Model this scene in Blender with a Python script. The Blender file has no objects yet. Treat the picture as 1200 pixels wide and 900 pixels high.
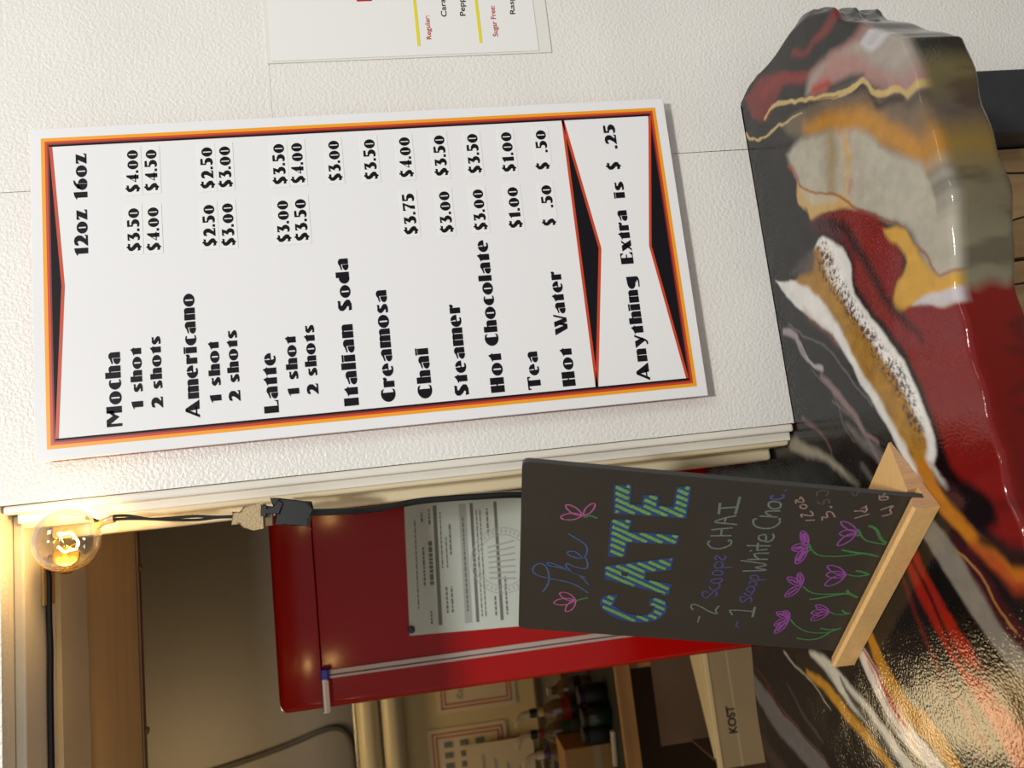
import bpy, bmesh, math, random
import numpy as np
from mathutils import Matrix, Vector
from mathutils.geometry import tessellate_polygon
random.seed(4); np.random.seed(4)
scene = bpy.context.scene
COL = scene.collection

# ------------------------------------------------------------------ camera (phone held sideways, pitched slightly down)
FPX = 900.0
CR = np.array([[-0.11173313, 0.98204597, -0.15199153],
               [-0.10735855, -0.16398312, -0.98060373],
               [-0.98792199, -0.09324833, 0.12375338]])
CC = np.array([-0.07946854, -0.71133767, -0.32727243])
cd = bpy.data.cameras.new('camera'); cam = bpy.data.objects.new('camera', cd); COL.objects.link(cam)
M4 = Matrix.Identity(4)
for i in range(3):
    for j in range(3): M4[i][j] = CR[i, j]
    M4[i][3] = CC[i]
cam.matrix_world = M4
cd.sensor_fit = 'HORIZONTAL'; cd.sensor_width = 36.0; cd.lens = 27.0
cd.clip_start = 0.01; cd.clip_end = 50
cd.dof.use_dof = True; cd.dof.focus_distance = 0.72; cd.dof.aperture_fstop = 8.0
scene.camera = cam

# ------------------------------------------------------------------ world, lights, exposure
w = bpy.data.worlds.new('world'); scene.world = w; w.use_nodes = True
w.node_tree.nodes['Background'].inputs[0].default_value = (0.98, 0.98, 0.97, 1)
w.node_tree.nodes['Background'].inputs[1].default_value = 0.42

def area(name, loc, target, size, power, color, sy=None):
    l = bpy.data.lights.new(name, 'AREA'); l.energy = power; l.color = color
    l.shape = 'RECTANGLE'; l.size = size; l.size_y = sy or size
    o = bpy.data.objects.new(name, l); COL.objects.link(o); o.location = loc
    o.rotation_euler = (Vector(target) - Vector(loc)).to_track_quat('-Z', 'Y').to_euler()
    return o
area('shop_window_light', (1.5, -2.2, 1.7), (0, 0, -0.3), 0.8, 14, (1.0, 0.98, 0.95))
area('shop_ceiling_light', (0.0, -2.6, 1.85), (0, 0, -0.4), 0.24, 76, (1.0, 0.97, 0.93))
scene.view_settings.view_transform = 'Standard'
scene.view_settings.look = 'None'
scene.view_settings.gamma = 1.0
scene.view_settings.use_curve_mapping = False
scene.view_settings.exposure = 0.0

# ------------------------------------------------------------------ pixel rays: photograph point -> point on a real plane
def ray(u, v): return CR @ np.array([(u - 600) / FPX, -(v - 450) / FPX, -1.0])
def onY(u, v, y=0.0):
    d = ray(u, v); return CC + d * (y - CC[1]) / d[1]
def onZ(u, v, z):
    d = ray(u, v); return CC + d * (z - CC[2]) / d[2]
def onP(u, v, p, n):
    d = ray(u, v); return CC + d * ((p - CC) @ n) / (d @ n)
ZC = float(onY(932, 500, 0)[2])          # counter top height

# ------------------------------------------------------------------ materials
def lin(c):
    return tuple(((x/255.0)/12.92 if x/255.0 <= 0.04045 else ((x/255.0+0.055)/1.055)**2.4) for x in c)
def mat(name, rgb, rough=0.5, metal=0.0, noise=0.0, nscale=20, bump=0.0, bscale=60, bdist=0.001, coat=0.0, spec=0.5, stretch=None, emit=None, estr=0, detail=4, rgb2=None):
    m = bpy.data.materials.new(name); m.use_nodes = True
    nt = m.node_tree; b = nt.nodes['Principled BSDF']
    c = lin(rgb)
    b.inputs['Base Color'].default_value = (*c, 1)
    b.inputs['Roughness'].default_value = rough; b.inputs['Metallic'].default_value = metal
    b.inputs['Coat Weight'].default_value = coat; b.inputs['Coat Roughness'].default_value = 0.05
    b.inputs['Specular IOR Level'].default_value = spec
    tc = nt.nodes.new('ShaderNodeTexCoord'); mp = nt.nodes.new('ShaderNodeMapping')
    nt.links.new(tc.outputs['Object'], mp.inputs[0])
    if stretch: mp.inputs['Scale'].default_value = stretch
    if noise > 0 or rgb2:
        n = nt.nodes.new('ShaderNodeTexNoise'); n.inputs['Scale'].default_value = nscale; n.inputs['Detail'].default_value = detail
        nt.links.new(mp.outputs[0], n.inputs['Vector'])
        cr = nt.nodes.new('ShaderNodeValToRGB')
        cr.color_ramp.elements[0].position = 0.3; cr.color_ramp.elements[1].position = 0.7
        c2 = lin(rgb2) if rgb2 else tuple(min(1, x * (1 + noise)) for x in c)
        c1 = c if rgb2 else tuple(x * (1 - noise) for x in c)
        cr.color_ramp.elements[0].color = (*c1, 1); cr.color_ramp.elements[1].color = (*c2, 1)
        nt.links.new(n.outputs['Fac'], cr.inputs[0]); nt.links.new(cr.outputs[0], b.inputs['Base Color'])
    if bump > 0:
        n2 = nt.nodes.new('ShaderNodeTexNoise'); n2.inputs['Scale'].default_value = bscale; n2.inputs['Detail'].default_value = 3
        nt.links.new(mp.outputs[0], n2.inputs['Vector'])
        bp = nt.nodes.new('ShaderNodeBump'); bp.inputs['Strength'].default_value = bump; bp.inputs['Distance'].default_value = bdist
        nt.links.new(n2.outputs['Fac'], bp.inputs['Height']); nt.links.new(bp.outputs[0], b.inputs['Normal'])
    if emit:
        b.inputs['Emission Color'].default_value = (*lin(emit), 1); b.inputs['Emission Strength'].default_value = estr
    return m
WALLM = mat('textured_white_paint', (228, 226, 219), 0.33, bump=0.8, bscale=300, bdist=0.0014, noise=0.03, nscale=9)
SMOOTHW = mat('smooth_white_trim_paint', (224, 219, 206), 0.3, bump=0.25, bscale=60, bdist=0.001, noise=0.04, nscale=14)
CREAMT = mat('cream_trim_paint', (221, 207, 172), 0.38, noise=0.05, nscale=10, bump=0.2, bscale=70)
MAPLE = mat('pale_maple', (240, 206, 142), 0.42, noise=0.09, nscale=7, stretch=(.7, 7, 7), bump=0.05)
BASEW = mat('beech_wood', (222, 178, 116), 0.5, noise=0.07, nscale=40, stretch=(1, 6, 6), bump=0.08, bscale=200)
ENDGR = mat('beech_end_grain', (188, 148, 108), 0.6, noise=0.16, nscale=60, stretch=(14, 1, 1))
CLEARP = mat('cloudy_plastic', (120, 100, 70), 0.2, coat=0.6)
GRAYW = mat('grey_brown_paint', (98, 89, 78), 0.6, noise=0.03)
CREAMW = mat('cream_wall_paint', (214, 190, 134), 0.6, noise=0.03)
PIPEM = mat('white_pipe', (205, 190, 150), 0.4)
DARKM = mat('dark_gap', (50, 42, 30), 0.6)
SILV = mat('galvanised_conduit', (150, 145, 130), 0.35, metal=0.7)
FRED = mat('red_enamel', (168, 10, 6), 0.14, spec=0.3)
CHROME = mat('chrome', (205, 200, 195), 0.12, metal=1.0)
STRIPM = mat('brushed_door_strip', (200, 178, 168), 0.3, metal=0.35)
BLUEC = mat('blue_cap', (20, 20, 190), 0.2, coat=0.5)
BLACKP = mat('black_plastic', (24, 24, 25), 0.4)
CORDM = mat('black_rubber_cord', (16, 18, 18), 0.45)
BEIGEP = mat('ivory_moulded_plastic', (196, 172, 128), 0.45, bump=0.8, bscale=900, bdist=0.001, rgb2=(160, 136, 98), nscale=700)
BRASS = mat('brass', (190, 150, 70), 0.25, metal=1)
SLATE = mat('slate_black', (52, 47, 40), 0.55, noise=0.05, nscale=25, spec=0.35)
SLEDGE = mat('slate_edge', (60, 60, 58), 0.6)
PANELM = mat('sign_white_face', (232, 232, 232), 0.25, bump=0.02, bscale=30, spec=0.4)
PATCH = mat('white_cover_sticker', (235, 235, 233), 0.2, spec=0.5)
REDBACK = mat('red_foam_backing', (225, 60, 45), 0.7)
INK = mat('black_ink', (20, 18, 24), 0.4, spec=0.15)
YEL = mat('amber_print', (240, 160, 20), 0.35); ORG = mat('vermilion_print', (198, 64, 24), 0.35)
DRED = mat('maroon_print', (120, 28, 24), 0.35)
PAPER = mat('paper', (232, 232, 228), 0.35); LAMIN = mat('laminate', (228, 226, 218), 0.12, coat=0.6)
REDINK = mat('red_ink', (178, 24, 30), 0.4); YELINK = mat('yellow_ink', (228, 214, 40), 0.4)
GRINK = mat('grey_ink', (112, 112, 108), 0.5); LGINK = mat('light_grey_ink', (172, 176, 170), 0.5)
CERT = mat('cool_white_paper', (205, 215, 205), 0.5)
POSTM = mat('charcoal_painted_timber', (44, 47, 50), 0.45, bump=0.4, bscale=90, bdist=0.002, noise=0.1)
SPALT = mat('spalted_wood', (196, 164, 118), 0.5, rgb2=(160, 122, 80), nscale=12, stretch=(6, 1, .7))
CRACKM = mat('black_wood_crack', (30, 22, 16), 0.6)
FLOORM = mat('brown_floor_tile', (110, 92, 74), 0.4, noise=0.1)
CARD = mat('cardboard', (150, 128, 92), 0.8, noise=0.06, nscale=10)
CARDIN = mat('shaded_tone_cardboard', (88, 64, 42), 0.85)  # shade inside the open carton is put into this darker cardboard colour
FLAPM = mat('lit_tone_cardboard', (206, 182, 130), 0.7)  # light falling on the carton's rim and flap is painted in as paler cardboard
TAPEM = mat('packing_tape', (176, 156, 118), 0.2)
TABW = mat('table_wood_edge', (196, 146, 84), 0.5, noise=0.1, nscale=8, stretch=(1, 6, 6))
BLACKM = mat('black_mat', (16, 15, 14), 0.6)
ORBOX = mat('kraft_box', (176, 132, 72), 0.7)
GREYBOX = mat('grey_metal', (92, 88, 80), 0.5)
def chalk(name, rgb):
    rgb = tuple(int(c*.86) for c in rgb); m = mat(name, rgb, 0.9, rgb2=tuple(int(x * .55 + 24) for x in rgb), nscale=900, spec=0.1, detail=2); return m
CH_BLUE = chalk('blue_chalk', (68, 90, 150)); CH_GREEN = chalk('lime_chalk', (138, 200, 100))
CH_PINK = chalk('pink_chalk', (214, 112, 172)); CH_PURP = chalk('magenta_chalk', (178, 92, 186))
CH_STEM = chalk('stem_green_chalk', (86, 150, 84)); CH_WHITE = chalk('pale_chalk', (140, 150, 140))
CH_VIOL = chalk('violet_chalk', (104, 92, 150)); CH_SKY = chalk('dusty_blue_chalk', (92, 112, 160))
CH_ROSE = chalk('peach_chalk', (196, 160, 150)); CH_GREY = chalk('faded_chalk', (112, 104, 100))

# clear bulb glass: fresnel mix of clear transmission and mirror reflection
GLASS = bpy.data.materials.new('clear_bulb_glass'); GLASS.use_nodes = True
nt = GLASS.node_tree; nt.nodes.clear()
out = nt.nodes.new('ShaderNodeOutputMaterial'); mx = nt.nodes.new('ShaderNodeMixShader'); tr = nt.nodes.new('ShaderNodeBsdfTransparent')
gl = nt.nodes.new('ShaderNodeBsdfGlossy'); fr = nt.nodes.new('ShaderNodeLayerWeight')
tr.inputs[0].default_value = (.97, .95, .9, 1); gl.inputs['Roughness'].default_value = 0.03; fr.inputs['Blend'].default_value = 0.35
gl.inputs['Color'].default_value = (1, .95, .85, 1)
nt.links.new(fr.outputs['Facing'], mx.inputs[0]); nt.links.new(tr.outputs[0], mx.inputs[1]); nt.links.new(gl.outputs[0], mx.inputs[2]); nt.links.new(mx.outputs[0], out.inputs[0])
FILAM = mat('glowing_filament', (255, 190, 90), 0.5, emit=(255, 205, 110), estr=40)
LAMPM = mat('lit_lamp_diffuser', (255, 220, 160), 0.5, emit=(255, 214, 140), estr=4)
BOTG = mat('syrup_bottle_amber', (120, 92, 56), 0.12, coat=0.8)

# ------------------------------------------------------------------ mesh helpers
def tag(o, label=None, cat=None, group=None, kind=None):
    if label: o['label'] = label
    if cat: o['category'] = cat
    if group: o['group'] = group
    if kind: o['kind'] = kind
    return o
def thing(name, label, cat, loc=(0, 0, 0), group=None):
    o = bpy.data.objects.new(name, None); COL.objects.link(o); o.location = loc; o.empty_display_size = .05
    return tag(o, label, cat, group)
class MB:
    def __init__(s): s.v = []; s.f = []; s.m = []; s.mats = []
    def mi(s, m):
        if m is None: return 0
        if m not in s.mats: s.mats.append(m)
        return s.mats.index(m)
    def add(s, vs, fs, m=None):
        k = len(s.v); s.v += [tuple(float(c) for c in p) for p in vs]; i = s.mi(m)
        for f in fs: s.f.append(tuple(a + k for a in f)); s.m.append(i)
        return s
    def box(s, x0, x1, y0, y1, z0, z1, m=None):
        return s.add([(x0,y0,z0),(x1,y0,z0),(x1,y1,z0),(x0,y1,z0),(x0,y0,z1),(x1,y0,z1),(x1,y1,z1),(x0,y1,z1)],
                     [(0,3,2,1),(4,5,6,7),(0,1,5,4),(1,2,6,5),(2,3,7,6),(3,0,4,7)], m)
    def prism(s, pts, d, m=None):
        """closed polygon of 3D points swept by vector d"""
        n = len(pts); P = [Vector(p) for p in pts]; D = Vector(d)
        tris = tessellate_polygon([P])
        vs = P + [p + D for p in P]
        fs = [tuple(t) for t in tris] + [tuple(i + n for i in reversed(t)) for t in tris]
        fs += [(i, (i+1) % n, (i+1) % n + n, i + n) for i in range(n)]
        return s.add(vs, fs, m)
    def flat(s, pts, m=None):
        P = [Vector(p) for p in pts]; return s.add(P, [tuple(t) for t in tessellate_polygon([P])], m)
    def tube(s, pts, r, n=10, m=None, caps=True):
        P = [Vector(p) for p in pts]; R = r if hasattr(r, '__len__') else [r] * len(P)
        k = len(s.v); i_m = s.mi(m); up = None
        for i, p in enumerate(P):
            t = (P[min(i+1, len(P)-1)] - P[max(i-1, 0)]).normalized()
            if up is None: up = t.orthogonal().normalized()
            up = (up - t * up.dot(t)).normalized(); b = t.cross(up)
            for j in range(n):
                a = 2*math.pi*j/n; q = p + (up*math.cos(a) + b*math.sin(a)) * R[i]; s.v.append(tuple(q))
        for i in range(len(P)-1):
            for j in range(n):
                s.f.append((k+i*n+j, k+i*n+(j+1) % n, k+(i+1)*n+(j+1) % n, k+(i+1)*n+j)); s.m.append(i_m)
        if caps:
            s.f.append(tuple(k+j for j in reversed(range(n)))); s.m.append(i_m)
            s.f.append(tuple(k+(len(P)-1)*n+j for j in range(n))); s.m.append(i_m)
        return s
    def ribbon(s, pts, wd, n, m=None, closed=False, taper=False):
        """flat strip of width wd along pts, lying in the plane whose normal is n"""
        P = [Vector(p) for p in pts]; N = Vector(n)
        if closed: P = P + [P[0]]
        k = len(s.v); im = s.mi(m); L = len(P)
        for i, p in enumerate(P):
            a = P[i-1] if i > 0 else (P[-2] if closed else P[i]); b = P[i+1] if i < L-1 else (P[1] if closed else P[i])
            t = (b - a)
            t = t.normalized() if t.length > 1e-9 else Vector((1, 0, 0))
            sd = N.cross(t).normalized()
            ww = wd * (0.5 + 0.5*math.sin(math.pi*(i+.3)/(L-.4))) if taper else wd
            s.v.append(tuple(p - sd*ww/2)); s.v.append(tuple(p + sd*ww/2))
        for i in range(L-1): s.f.append((k+2*i, k+2*i+1, k+2*i+3, k+2*i+2)); s.m.append(im)
        return s
    def build(s, name, m=None, parent=None, smooth=False, bevel=0, seg=2, kind=None):
        me = bpy.data.meshes.new(name); me.from_pydata(s.v, [], s.f)
        if s.mats:
            for q in s.mats: me.materials.append(q)
            me.polygons.foreach_set('material_index', s.m)
        elif m: me.materials.append(m)
        me.update()
        bm = bmesh.new(); bm.from_mesh(me)
        if bevel:
            bmesh.ops.remove_doubles(bm, verts=bm.verts, dist=1e-6)
            bmesh.ops.bevel(bm, geom=[e for e in bm.edges if e.is_manifold and e.calc_face_angle(0) > .5], offset=bevel, segments=seg, profile=.5, affect='EDGES')
            bmesh.ops.recalc_face_normals(bm, faces=bm.faces)
        elif any(len(f) == 4 for f in s.f[:1]) : pass
        bm.to_mesh(me); bm.free()
        if smooth:
            me.polygons.foreach_set('use_smooth', [True]*len(me.polygons))
            try: me.set_sharp_from_angle(angle=math.radians(40))
            except Exception: pass
        o = bpy.data.objects.new(name, me); COL.objects.link(o)
        if parent:
            o.parent = parent; o.location = -parent.matrix_basis.translation
            if parent.parent: o.location = -parent.matrix_basis.translation - parent.parent.matrix_basis.translation
        if kind: o['kind'] = kind
        return o
def smoothpath(pts, n=6):
    P = [np.array(p, float) for p in pts]
    if len(P) < 3: return P
    out = []
    for i in range(len(P)-1):
        a = P[i-1] if i > 0 else 2*P[0]-P[1]; b, c = P[i], P[i+1]; d = P[i+2] if i+2 < len(P) else 2*P[-1]-P[-2]
        for k in range(n):
            t = k/n; out.append(.5*((2*b)+(-a+c)*t+(2*a-5*b+4*c-d)*t*t+(-a+3*b-3*c+d)*t**3))
    out.append(P[-1]); return out
def lathe(pts, origin, axis, n=24):
    """(r, h) profile around an axis"""
    A = Vector(axis).normalized(); u = A.orthogonal().normalized(); v = A.cross(u); O = Vector(origin)
    vs = []; fs = []
    for r, h in pts:
        for j in range(n):
            a = 2*math.pi*j/n; vs.append(O + A*h + (u*math.cos(a)+v*math.sin(a))*max(r, 1e-5))
    for i in range(len(pts)-1):
        for j in range(n): fs.append((i*n+j, i*n+(j+1) % n, (i+1)*n+(j+1) % n, (i+1)*n+j))
    fs.append(tuple(reversed(range(n)))); fs.append(tuple((len(pts)-1)*n+j for j in range(n)))
    return vs, fs

# ================================================================== THE SETTING
HZ = 0.0270
XR = .30
wall_front = tag(bpy.data.objects.new('wall_front', None), kind='structure'); COL.objects.link(wall_front)
SX = float(onY(860, 176, 0)[0]); SZ = float(onY(313, 50, 0)[2]); ZB = ZC - .048
G = .00004
JX = float(onY(780, 511, 0)[0])     # left limit of the textured panel beside the opening
def poly_panel(pts, y0, y1, name='wall_panel', m=WALLM):
    b = MB(); b.prism([(x, y0, z) for x, z in pts], (0, y1-y0, 0)); return b.build(name, m, wall_front, bevel=.0004, seg=2)
poly_panel([(JX, ZC+.001), (SX-G, ZC+.001), (SX-G, .9), (JX, .9)], 0, .012)
poly_panel([(SX+G, SZ+G), (1.5, SZ+G), (1.5, .9), (SX+G, .9)], 0, .012)
poly_panel([(SX+G, ZC+.001), (XR, ZC+.001), (XR, ZB-.001), (XR, -1.7), (1.5, -1.7), (1.5, SZ-G), (SX+G, SZ-G)], 0, .012)
b = MB(); b.box(JX-.001, 1.5, .0125, .1, ZC+.002, .9); b.box(XR+.002, 1.5, .0125, .1, -1.7, ZC+.001); b.box(-1.6, XR, .0125, .1, -1.7, ZB-.004)
b.build('wall_core', SMOOTHW, wall_front)
b = MB(); b.box(-1.6, XR-.001, -.001, .012, -1.7, ZB-.004); b.build('wall_panel', WALLM, wall_front)
poly_panel([(-1.6, .036), (JX-.0005, .036), (JX-.0005, .9), (-1.6, .9)], 0, .012)
b = MB(); b.box(-1.6, JX-.002, .0125, .1, .036, .9); b.build('wall_core', SMOOTHW, wall_front)

# trim around the opening: jamb at the right, head at the top
t1 = tag(bpy.data.objects.new('trim_1', None), kind='structure'); COL.objects.link(t1)
ZT = ZC+.0015
b = MB(); b.box(-.0415, JX-.0006, .0010, .012, ZT, .034); b.build('corner_bead', SMOOTHW, t1, bevel=.002)
b = MB(); b.box(-.0541, -.0410, .0135, .058, ZT, HZ-.0003); b.build('jamb_board', CREAMT, t1, bevel=.0035, seg=3)
b = MB(); b.box(-.0496, -.0410, .0100, .0133, ZT, HZ-.0003); b.build('jamb_bead', SMOOTHW, t1, bevel=.0012)
b = MB(); b.box(-.0654, -.0410, .0583, .110, ZT, HZ-.0056); b.build('door_stop', CREAMT, t1, bevel=.0035, seg=3)
t2 = tag(bpy.data.objects.new('trim_2', None), kind='structure'); COL.objects.link(t2)
b = MB(); b.box(-1.6, -.0418, .0205, .078, HZ, .0357); b.build('head_board', SMOOTHW, t2, bevel=.0018, seg=3)
# ragged caulked strip
b = MB(); N = 240; xs = np.linspace(-1.6, -.066, N)
top = []; bot = []
for x in xs:
    e = .133 + .0012*math.sin(x*90)+.0010*random.uniform(-1, 1)
    bot.append(b.v.__len__()); b.v += [(x, .0785, HZ-.0040), (x, e, HZ-.0050), (x, e, HZ+.003), (x, .0785, HZ+.003)]
for i in range(N-1):
    k = 4*i
    for a in range(4): b.f.append((k+a, k+(a+1) % 4, k+4+(a+1) % 4, k+4+a)); b.m.append(0)
b.build('caulked_strip', CREAMT, t2)
b = MB(); b.box(-1.6, -.0420, .1355, .279, HZ-.001, .034); b.build('maple_head_board', MAPLE, t2, bevel=.001)
b = MB(); b.box(-1.6, -.0420, .2795, .289, HZ-.0035, .034); b.build('clear_edge_strip', CLEARP, t2, bevel=.001)
for px in ((162, 666), (164, 857)):
    p = onY(px[0], px[1], .285); b = MB(); vs, fs = lathe([(.0001, 0), (.0042, .0004), (.0046, .002), (.003, .0036), (.0001, .004)], (p[0], .2782, p[2]-.0005), (0, 0, -1), 14)
    b.add([(x, y+.006, HZ-.0034+(z-p[2])) for x, y, z in vs], fs); b.build('screw_cap', CLEARP, t2, smooth=True)

# back room shell
YB = 2.4
def shell(name, m, *box):
    b = MB(); b.box(*box); o = b.build(name, m); o['kind'] = 'structure'; return o
zm = float(onY(476, 850, YB)[2]); zg = float(onY(416, 850, YB)[2])
wb = tag(bpy.data.objects.new('wall_back', None), kind='structure'); COL.objects.link(wb)
b = MB(); b.box(-3, 1.2, YB, YB+.1, -1.7, zg); b.build('cream_wall', CREAMW, wb)
b = MB(); b.box(-3, 1.2, YB, YB+.1, zg, 1.0); b.build('grey_wall', GRAYW, wb)
shell('wall_left', CREAMW, -3.1, -3.0, .1, YB+.1, -1.7, 1.0)
shell('wall_right', CREAMW, .80, .9, .1, YB, -1.7, 1.0)
shell('ceiling', mat('dim_ceiling_boards', (84, 74, 62), .7), -3.1, .9, .1, YB+.1, 1.0, 1.08)
shell('floor', FLOORM, -3.1, 1.5, -2.0, YB+.1, -1.78, -1.7)

# ================================================================== PIPES AND CABLE ON THE BACK WALL
def hpipe(name, px, r, m, label, cat, group=None, yoff=None):
    y = YB - (yoff or r) ; z = float(onY(px, 850, y)[2])
    b = MB(); b.tube([(-3, y, z), (.78, y, z)], r, 20); o = b.build(name, m, smooth=True); return tag(o, label, cat, group)
hpipe('water_pipe', 432, .042, PIPEM, 'fat cream pipe along back wall, upper of the two, just below the grey wall', 'pipe')
hpipe('water_pipe', 461, .042, PIPEM, 'fat cream pipe along back wall, lower of the two, above the framed notices', 'pipe')
hpipe('conduit', 417, .010, SILV, 'thin metal conduit at the top edge of the fat cream pipes', 'conduit')
hpipe('conduit', 446, .010, SILV, 'thin metal conduit running between the two fat cream pipes', 'conduit')
b = MB(); pts = [onY(u, v, YB-.012) for u, v in [(180, 925), (255, 902), (300, 887), (340, 872), (375, 857), (393, 853), (404, 857), (411, 868), (415, 890), (417, 930)]]
b.tube(smoothpath(pts), .0105, 8); tag(b.build('wall_cable', DARKM, smooth=True), 'dark cable curving up across the grey back wall', 'cable')

# ================================================================== BAR COUNTER (poured resin)
def Zp(u, v):
    p = onZ(u, v, ZC); return (float(p[0]), float(p[1]))
outl = [(-1.15, -.258), (-.8, -.252), (-.6, -.262), (-.45, -.258), (-.3, -.264), (-.2, -.262)] + \
       [Zp(*q) for q in [(1200, 643), (1180, 580), (1160, 500), (1140, 430), (1115, 330), (1110, 230), (1082, 130), (1060, 54)]] + \
       [Zp(*q) for q in [(1045, 45), (1000, 30), (957, 18), (930, 35), (905, 70), (880, 98), (869, 120)]]
outl[-1] = (outl[-1][0], -.0004)
xe = outl[-1][0]
innr = [o[0] for o in outl[:11]] + [outl[11][0]-.004, outl[12][0]-.015, outl[13][0]-.03] + [xe-.115, xe-.085, xe-.05, xe-.036, xe-.022, xe-.01, xe]
Pd = []; Qd = []
Ps = smoothpath([np.array([*o, q]) for o, q in zip(outl, innr)], 40)
Ps = np.array(Ps)
seg = np.r_[0, np.cumsum(np.linalg.norm(np.diff(Ps[:, :2], axis=0), axis=1))]
fine0 = np.interp(-.50, Ps[:400, 0], seg[:400])
ss = np.r_[np.arange(0, fine0, .006), np.arange(fine0, seg[-1], .00125), seg[-1]]
PX = np.interp(ss, seg, Ps[:, 0]); PY = np.interp(ss, seg, Ps[:, 1]); QX = np.interp(ss, seg, Ps[:, 2])
PY = np.minimum(PY + .0012*np.sin(ss*140)*(ss < seg[-1]-.02), -.0004)
nc = len(ss)
tx = np.gradient(PX); ty = np.gradient(PY); ln = np.hypot(tx, ty); NX = ty/ln; NY = -tx/ln     # outward
K = np.ones(61)/61.; NXs = np.convolve(np.pad(NX, 30, 'edge'), K, 'valid'); NYs = np.convolve(np.pad(NY, 30, 'edge'), K, 'valid'); l2 = np.hypot(NXs, NYs); NXs /= l2; NYs /= l2
rows = []
prof = [(-.004, -.0485), (-.002, -.0480), (.000, -.0465), (.001, -.044), (.0014, -.040), (.0017, -.036), (.002, -.031), (.0022, -.026), (.0024, -.021), (.0025, -.016), (.0025, -.012), (.0025, -.008), (.0025, -.005), (.0023, -.0030), (.0018, -.0014), (.0010, -.0005), (.0, -.0001)]
nsk = len(prof)
for d, dz in prof:
    wob = 1 + .5*np.sin(ss*22+dz*30); endw = np.clip((ss-(seg[-1]-.21))/.02, 0, 1)*np.clip((seg[-1]-.02-ss)/.02, 0, 1)*(.0022*np.sin(dz*330+ss*40+1.5*np.sin(ss*90))+.0010*np.sin(dz*700-ss*130))*(dz < -.002)
    rows.append(np.stack([PX+NXs*(d*wob+endw), np.minimum(PY+NYs*(d*wob+endw), -.0004), ZC+dz+.0008*np.sin(ss*45)*(dz < -.02)], 1))
n1 = 200
for i in range(1, n1+1):
    t = i/n1; rows.append(np.stack([PX+(QX-PX)*t, PY*(1-t)+(-.0004)*t, np.full(nc, ZC)], 1))
sel = QX <= -.037                       # columns that run through the opening
YI = .213+.012*np.sin(QX*9+1.0)+.006*np.sin(QX*31)+.05*np.clip((QX+.16)/.1, 0, 1)
n2 = 150; prev = len(rows)
for i in range(1, n2+1):
    t = i/n2; rows.append(np.stack([QX, YI*t, np.full(nc, ZC)], 1))
for d, dz in [(.004, -.003), (.006, -.01), (.006, -.04), (0, -.048)]:
    rows.append(np.stack([QX, YI+d, np.full(nc, ZC+dz)], 1))
V = np.concatenate(rows); nr = len(rows)
ncs = int(sel.sum())
I1, J1 = np.meshgrid(np.arange(prev-1), np.arange(nc-1), indexing='ij')
q1 = np.stack([I1*nc+J1, I1*nc+J1+1, (I1+1)*nc+J1+1, (I1+1)*nc+J1], -1).reshape(-1, 4)
I2, J2 = np.meshgrid(np.arange(prev-1, nr-1), np.arange(ncs-1), indexing='ij')
q2 = np.stack([I2*nc+J2, I2*nc+J2+1, (I2+1)*nc+J2+1, (I2+1)*nc+J2], -1).reshape(-1, 4)
F = np.concatenate([q1, q2])
used = np.zeros(len(V), bool); used[F.ravel()] = True; remap = np.cumsum(used)-1
SKIRT = (np.arange(len(V)) < nsk*nc)[used]; SKZ = (V[:, 2]-ZC)[used]
EX = np.tile(PX, nr)[used]; EY = np.tile(PY, nr)[used]
V = V[used]; F = remap[F]
# value noise for warping the poured colours
def vnoise(x, y, s, seed):
    rs = np.random.RandomState(seed); T = rs.rand(64, 64)
    x = x*s+100; y = y*s+100; xi = np.floor(x).astype(int); yi = np.floor(y).astype(int); fx = x-xi; fy = y-yi
    fx = fx*fx*(3-2*fx); fy = fy*fy*(3-2*fy)
    g = lambda a, b: T[a % 64, b % 64]
    return (g(xi, yi)*(1-fx)+g(xi+1, yi)*fx)*(1-fy)+(g(xi, yi+1)*(1-fx)+g(xi+1, yi+1)*fx)*fy
def fbm(x, y, s, seed): return sum(vnoise(x, y, s*2**k, seed+k)/2**k for k in range(4))/1.875
TIN = np.concatenate([np.full(nsk*nc, .045)] + [np.full(nc, max(i/n1, .045)) for i in range(1, n1+1)] + [np.full(nc*(nr-nsk-n1), 1.0)])[used]
QXt = np.tile(QX, nr)[used]
seg1 = TIN < .9999
gx = np.where(seg1, EX+(QXt-EX)*TIN, V[:, 0]); gy = np.where(seg1, EY*(1-TIN), V[:, 1])
wx = gx + .010*(fbm(gx, gy, 18, 1)-.5) + .004*(fbm(gx, gy, 90, 7)-.5)
wy = gy + .010*(fbm(gx, gy, 18, 21)-.5) + .004*(fbm(gx, gy, 90, 27)-.5)
NV = len(V)
base = fbm(gx, gy, 14, 40)
C = np.array(lin((20, 17, 19)))[None]*(.6+.9*base[:, None])
far = np.clip((-.42-gx)/.1, 0, 1)        # the part of the bar beyond the frame: loose bands
ph = (wx*.8+wy*1.1)*38+6*fbm(gx, gy, 6, 60)
for k, c in enumerate([(150, 145, 138), (130, 22, 18), (160, 112, 35)]):
    a = np.clip(np.sin(ph+2.1*k)*3-1.6, 0, 1)*far; C = C*(1-a[:, None])+np.array(lin(c))[None]*a[:, None]
WX = wx; WY = wy
def seg_dist(P, wid):
    best = np.full(NV, 1e9); wb_ = np.zeros(NV)
    for i in range(len(P)-1):
        a = P[i]; d = P[i+1]-a; L = d@d
        t = np.clip(((WX-a[0])*d[0]+(WY-a[1])*d[1])/max(L, 1e-12), 0, 1)
        dd = np.hypot(WX-a[0]-t*d[0], WY-a[1]-t*d[1]); wi = wid[i]+(wid[i+1]-wid[i])*t
        m = dd-wi < best-wb_; best = np.where(m, dd, best); wb_ = np.where(m, wi, wb_)
    return best-wb_
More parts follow.
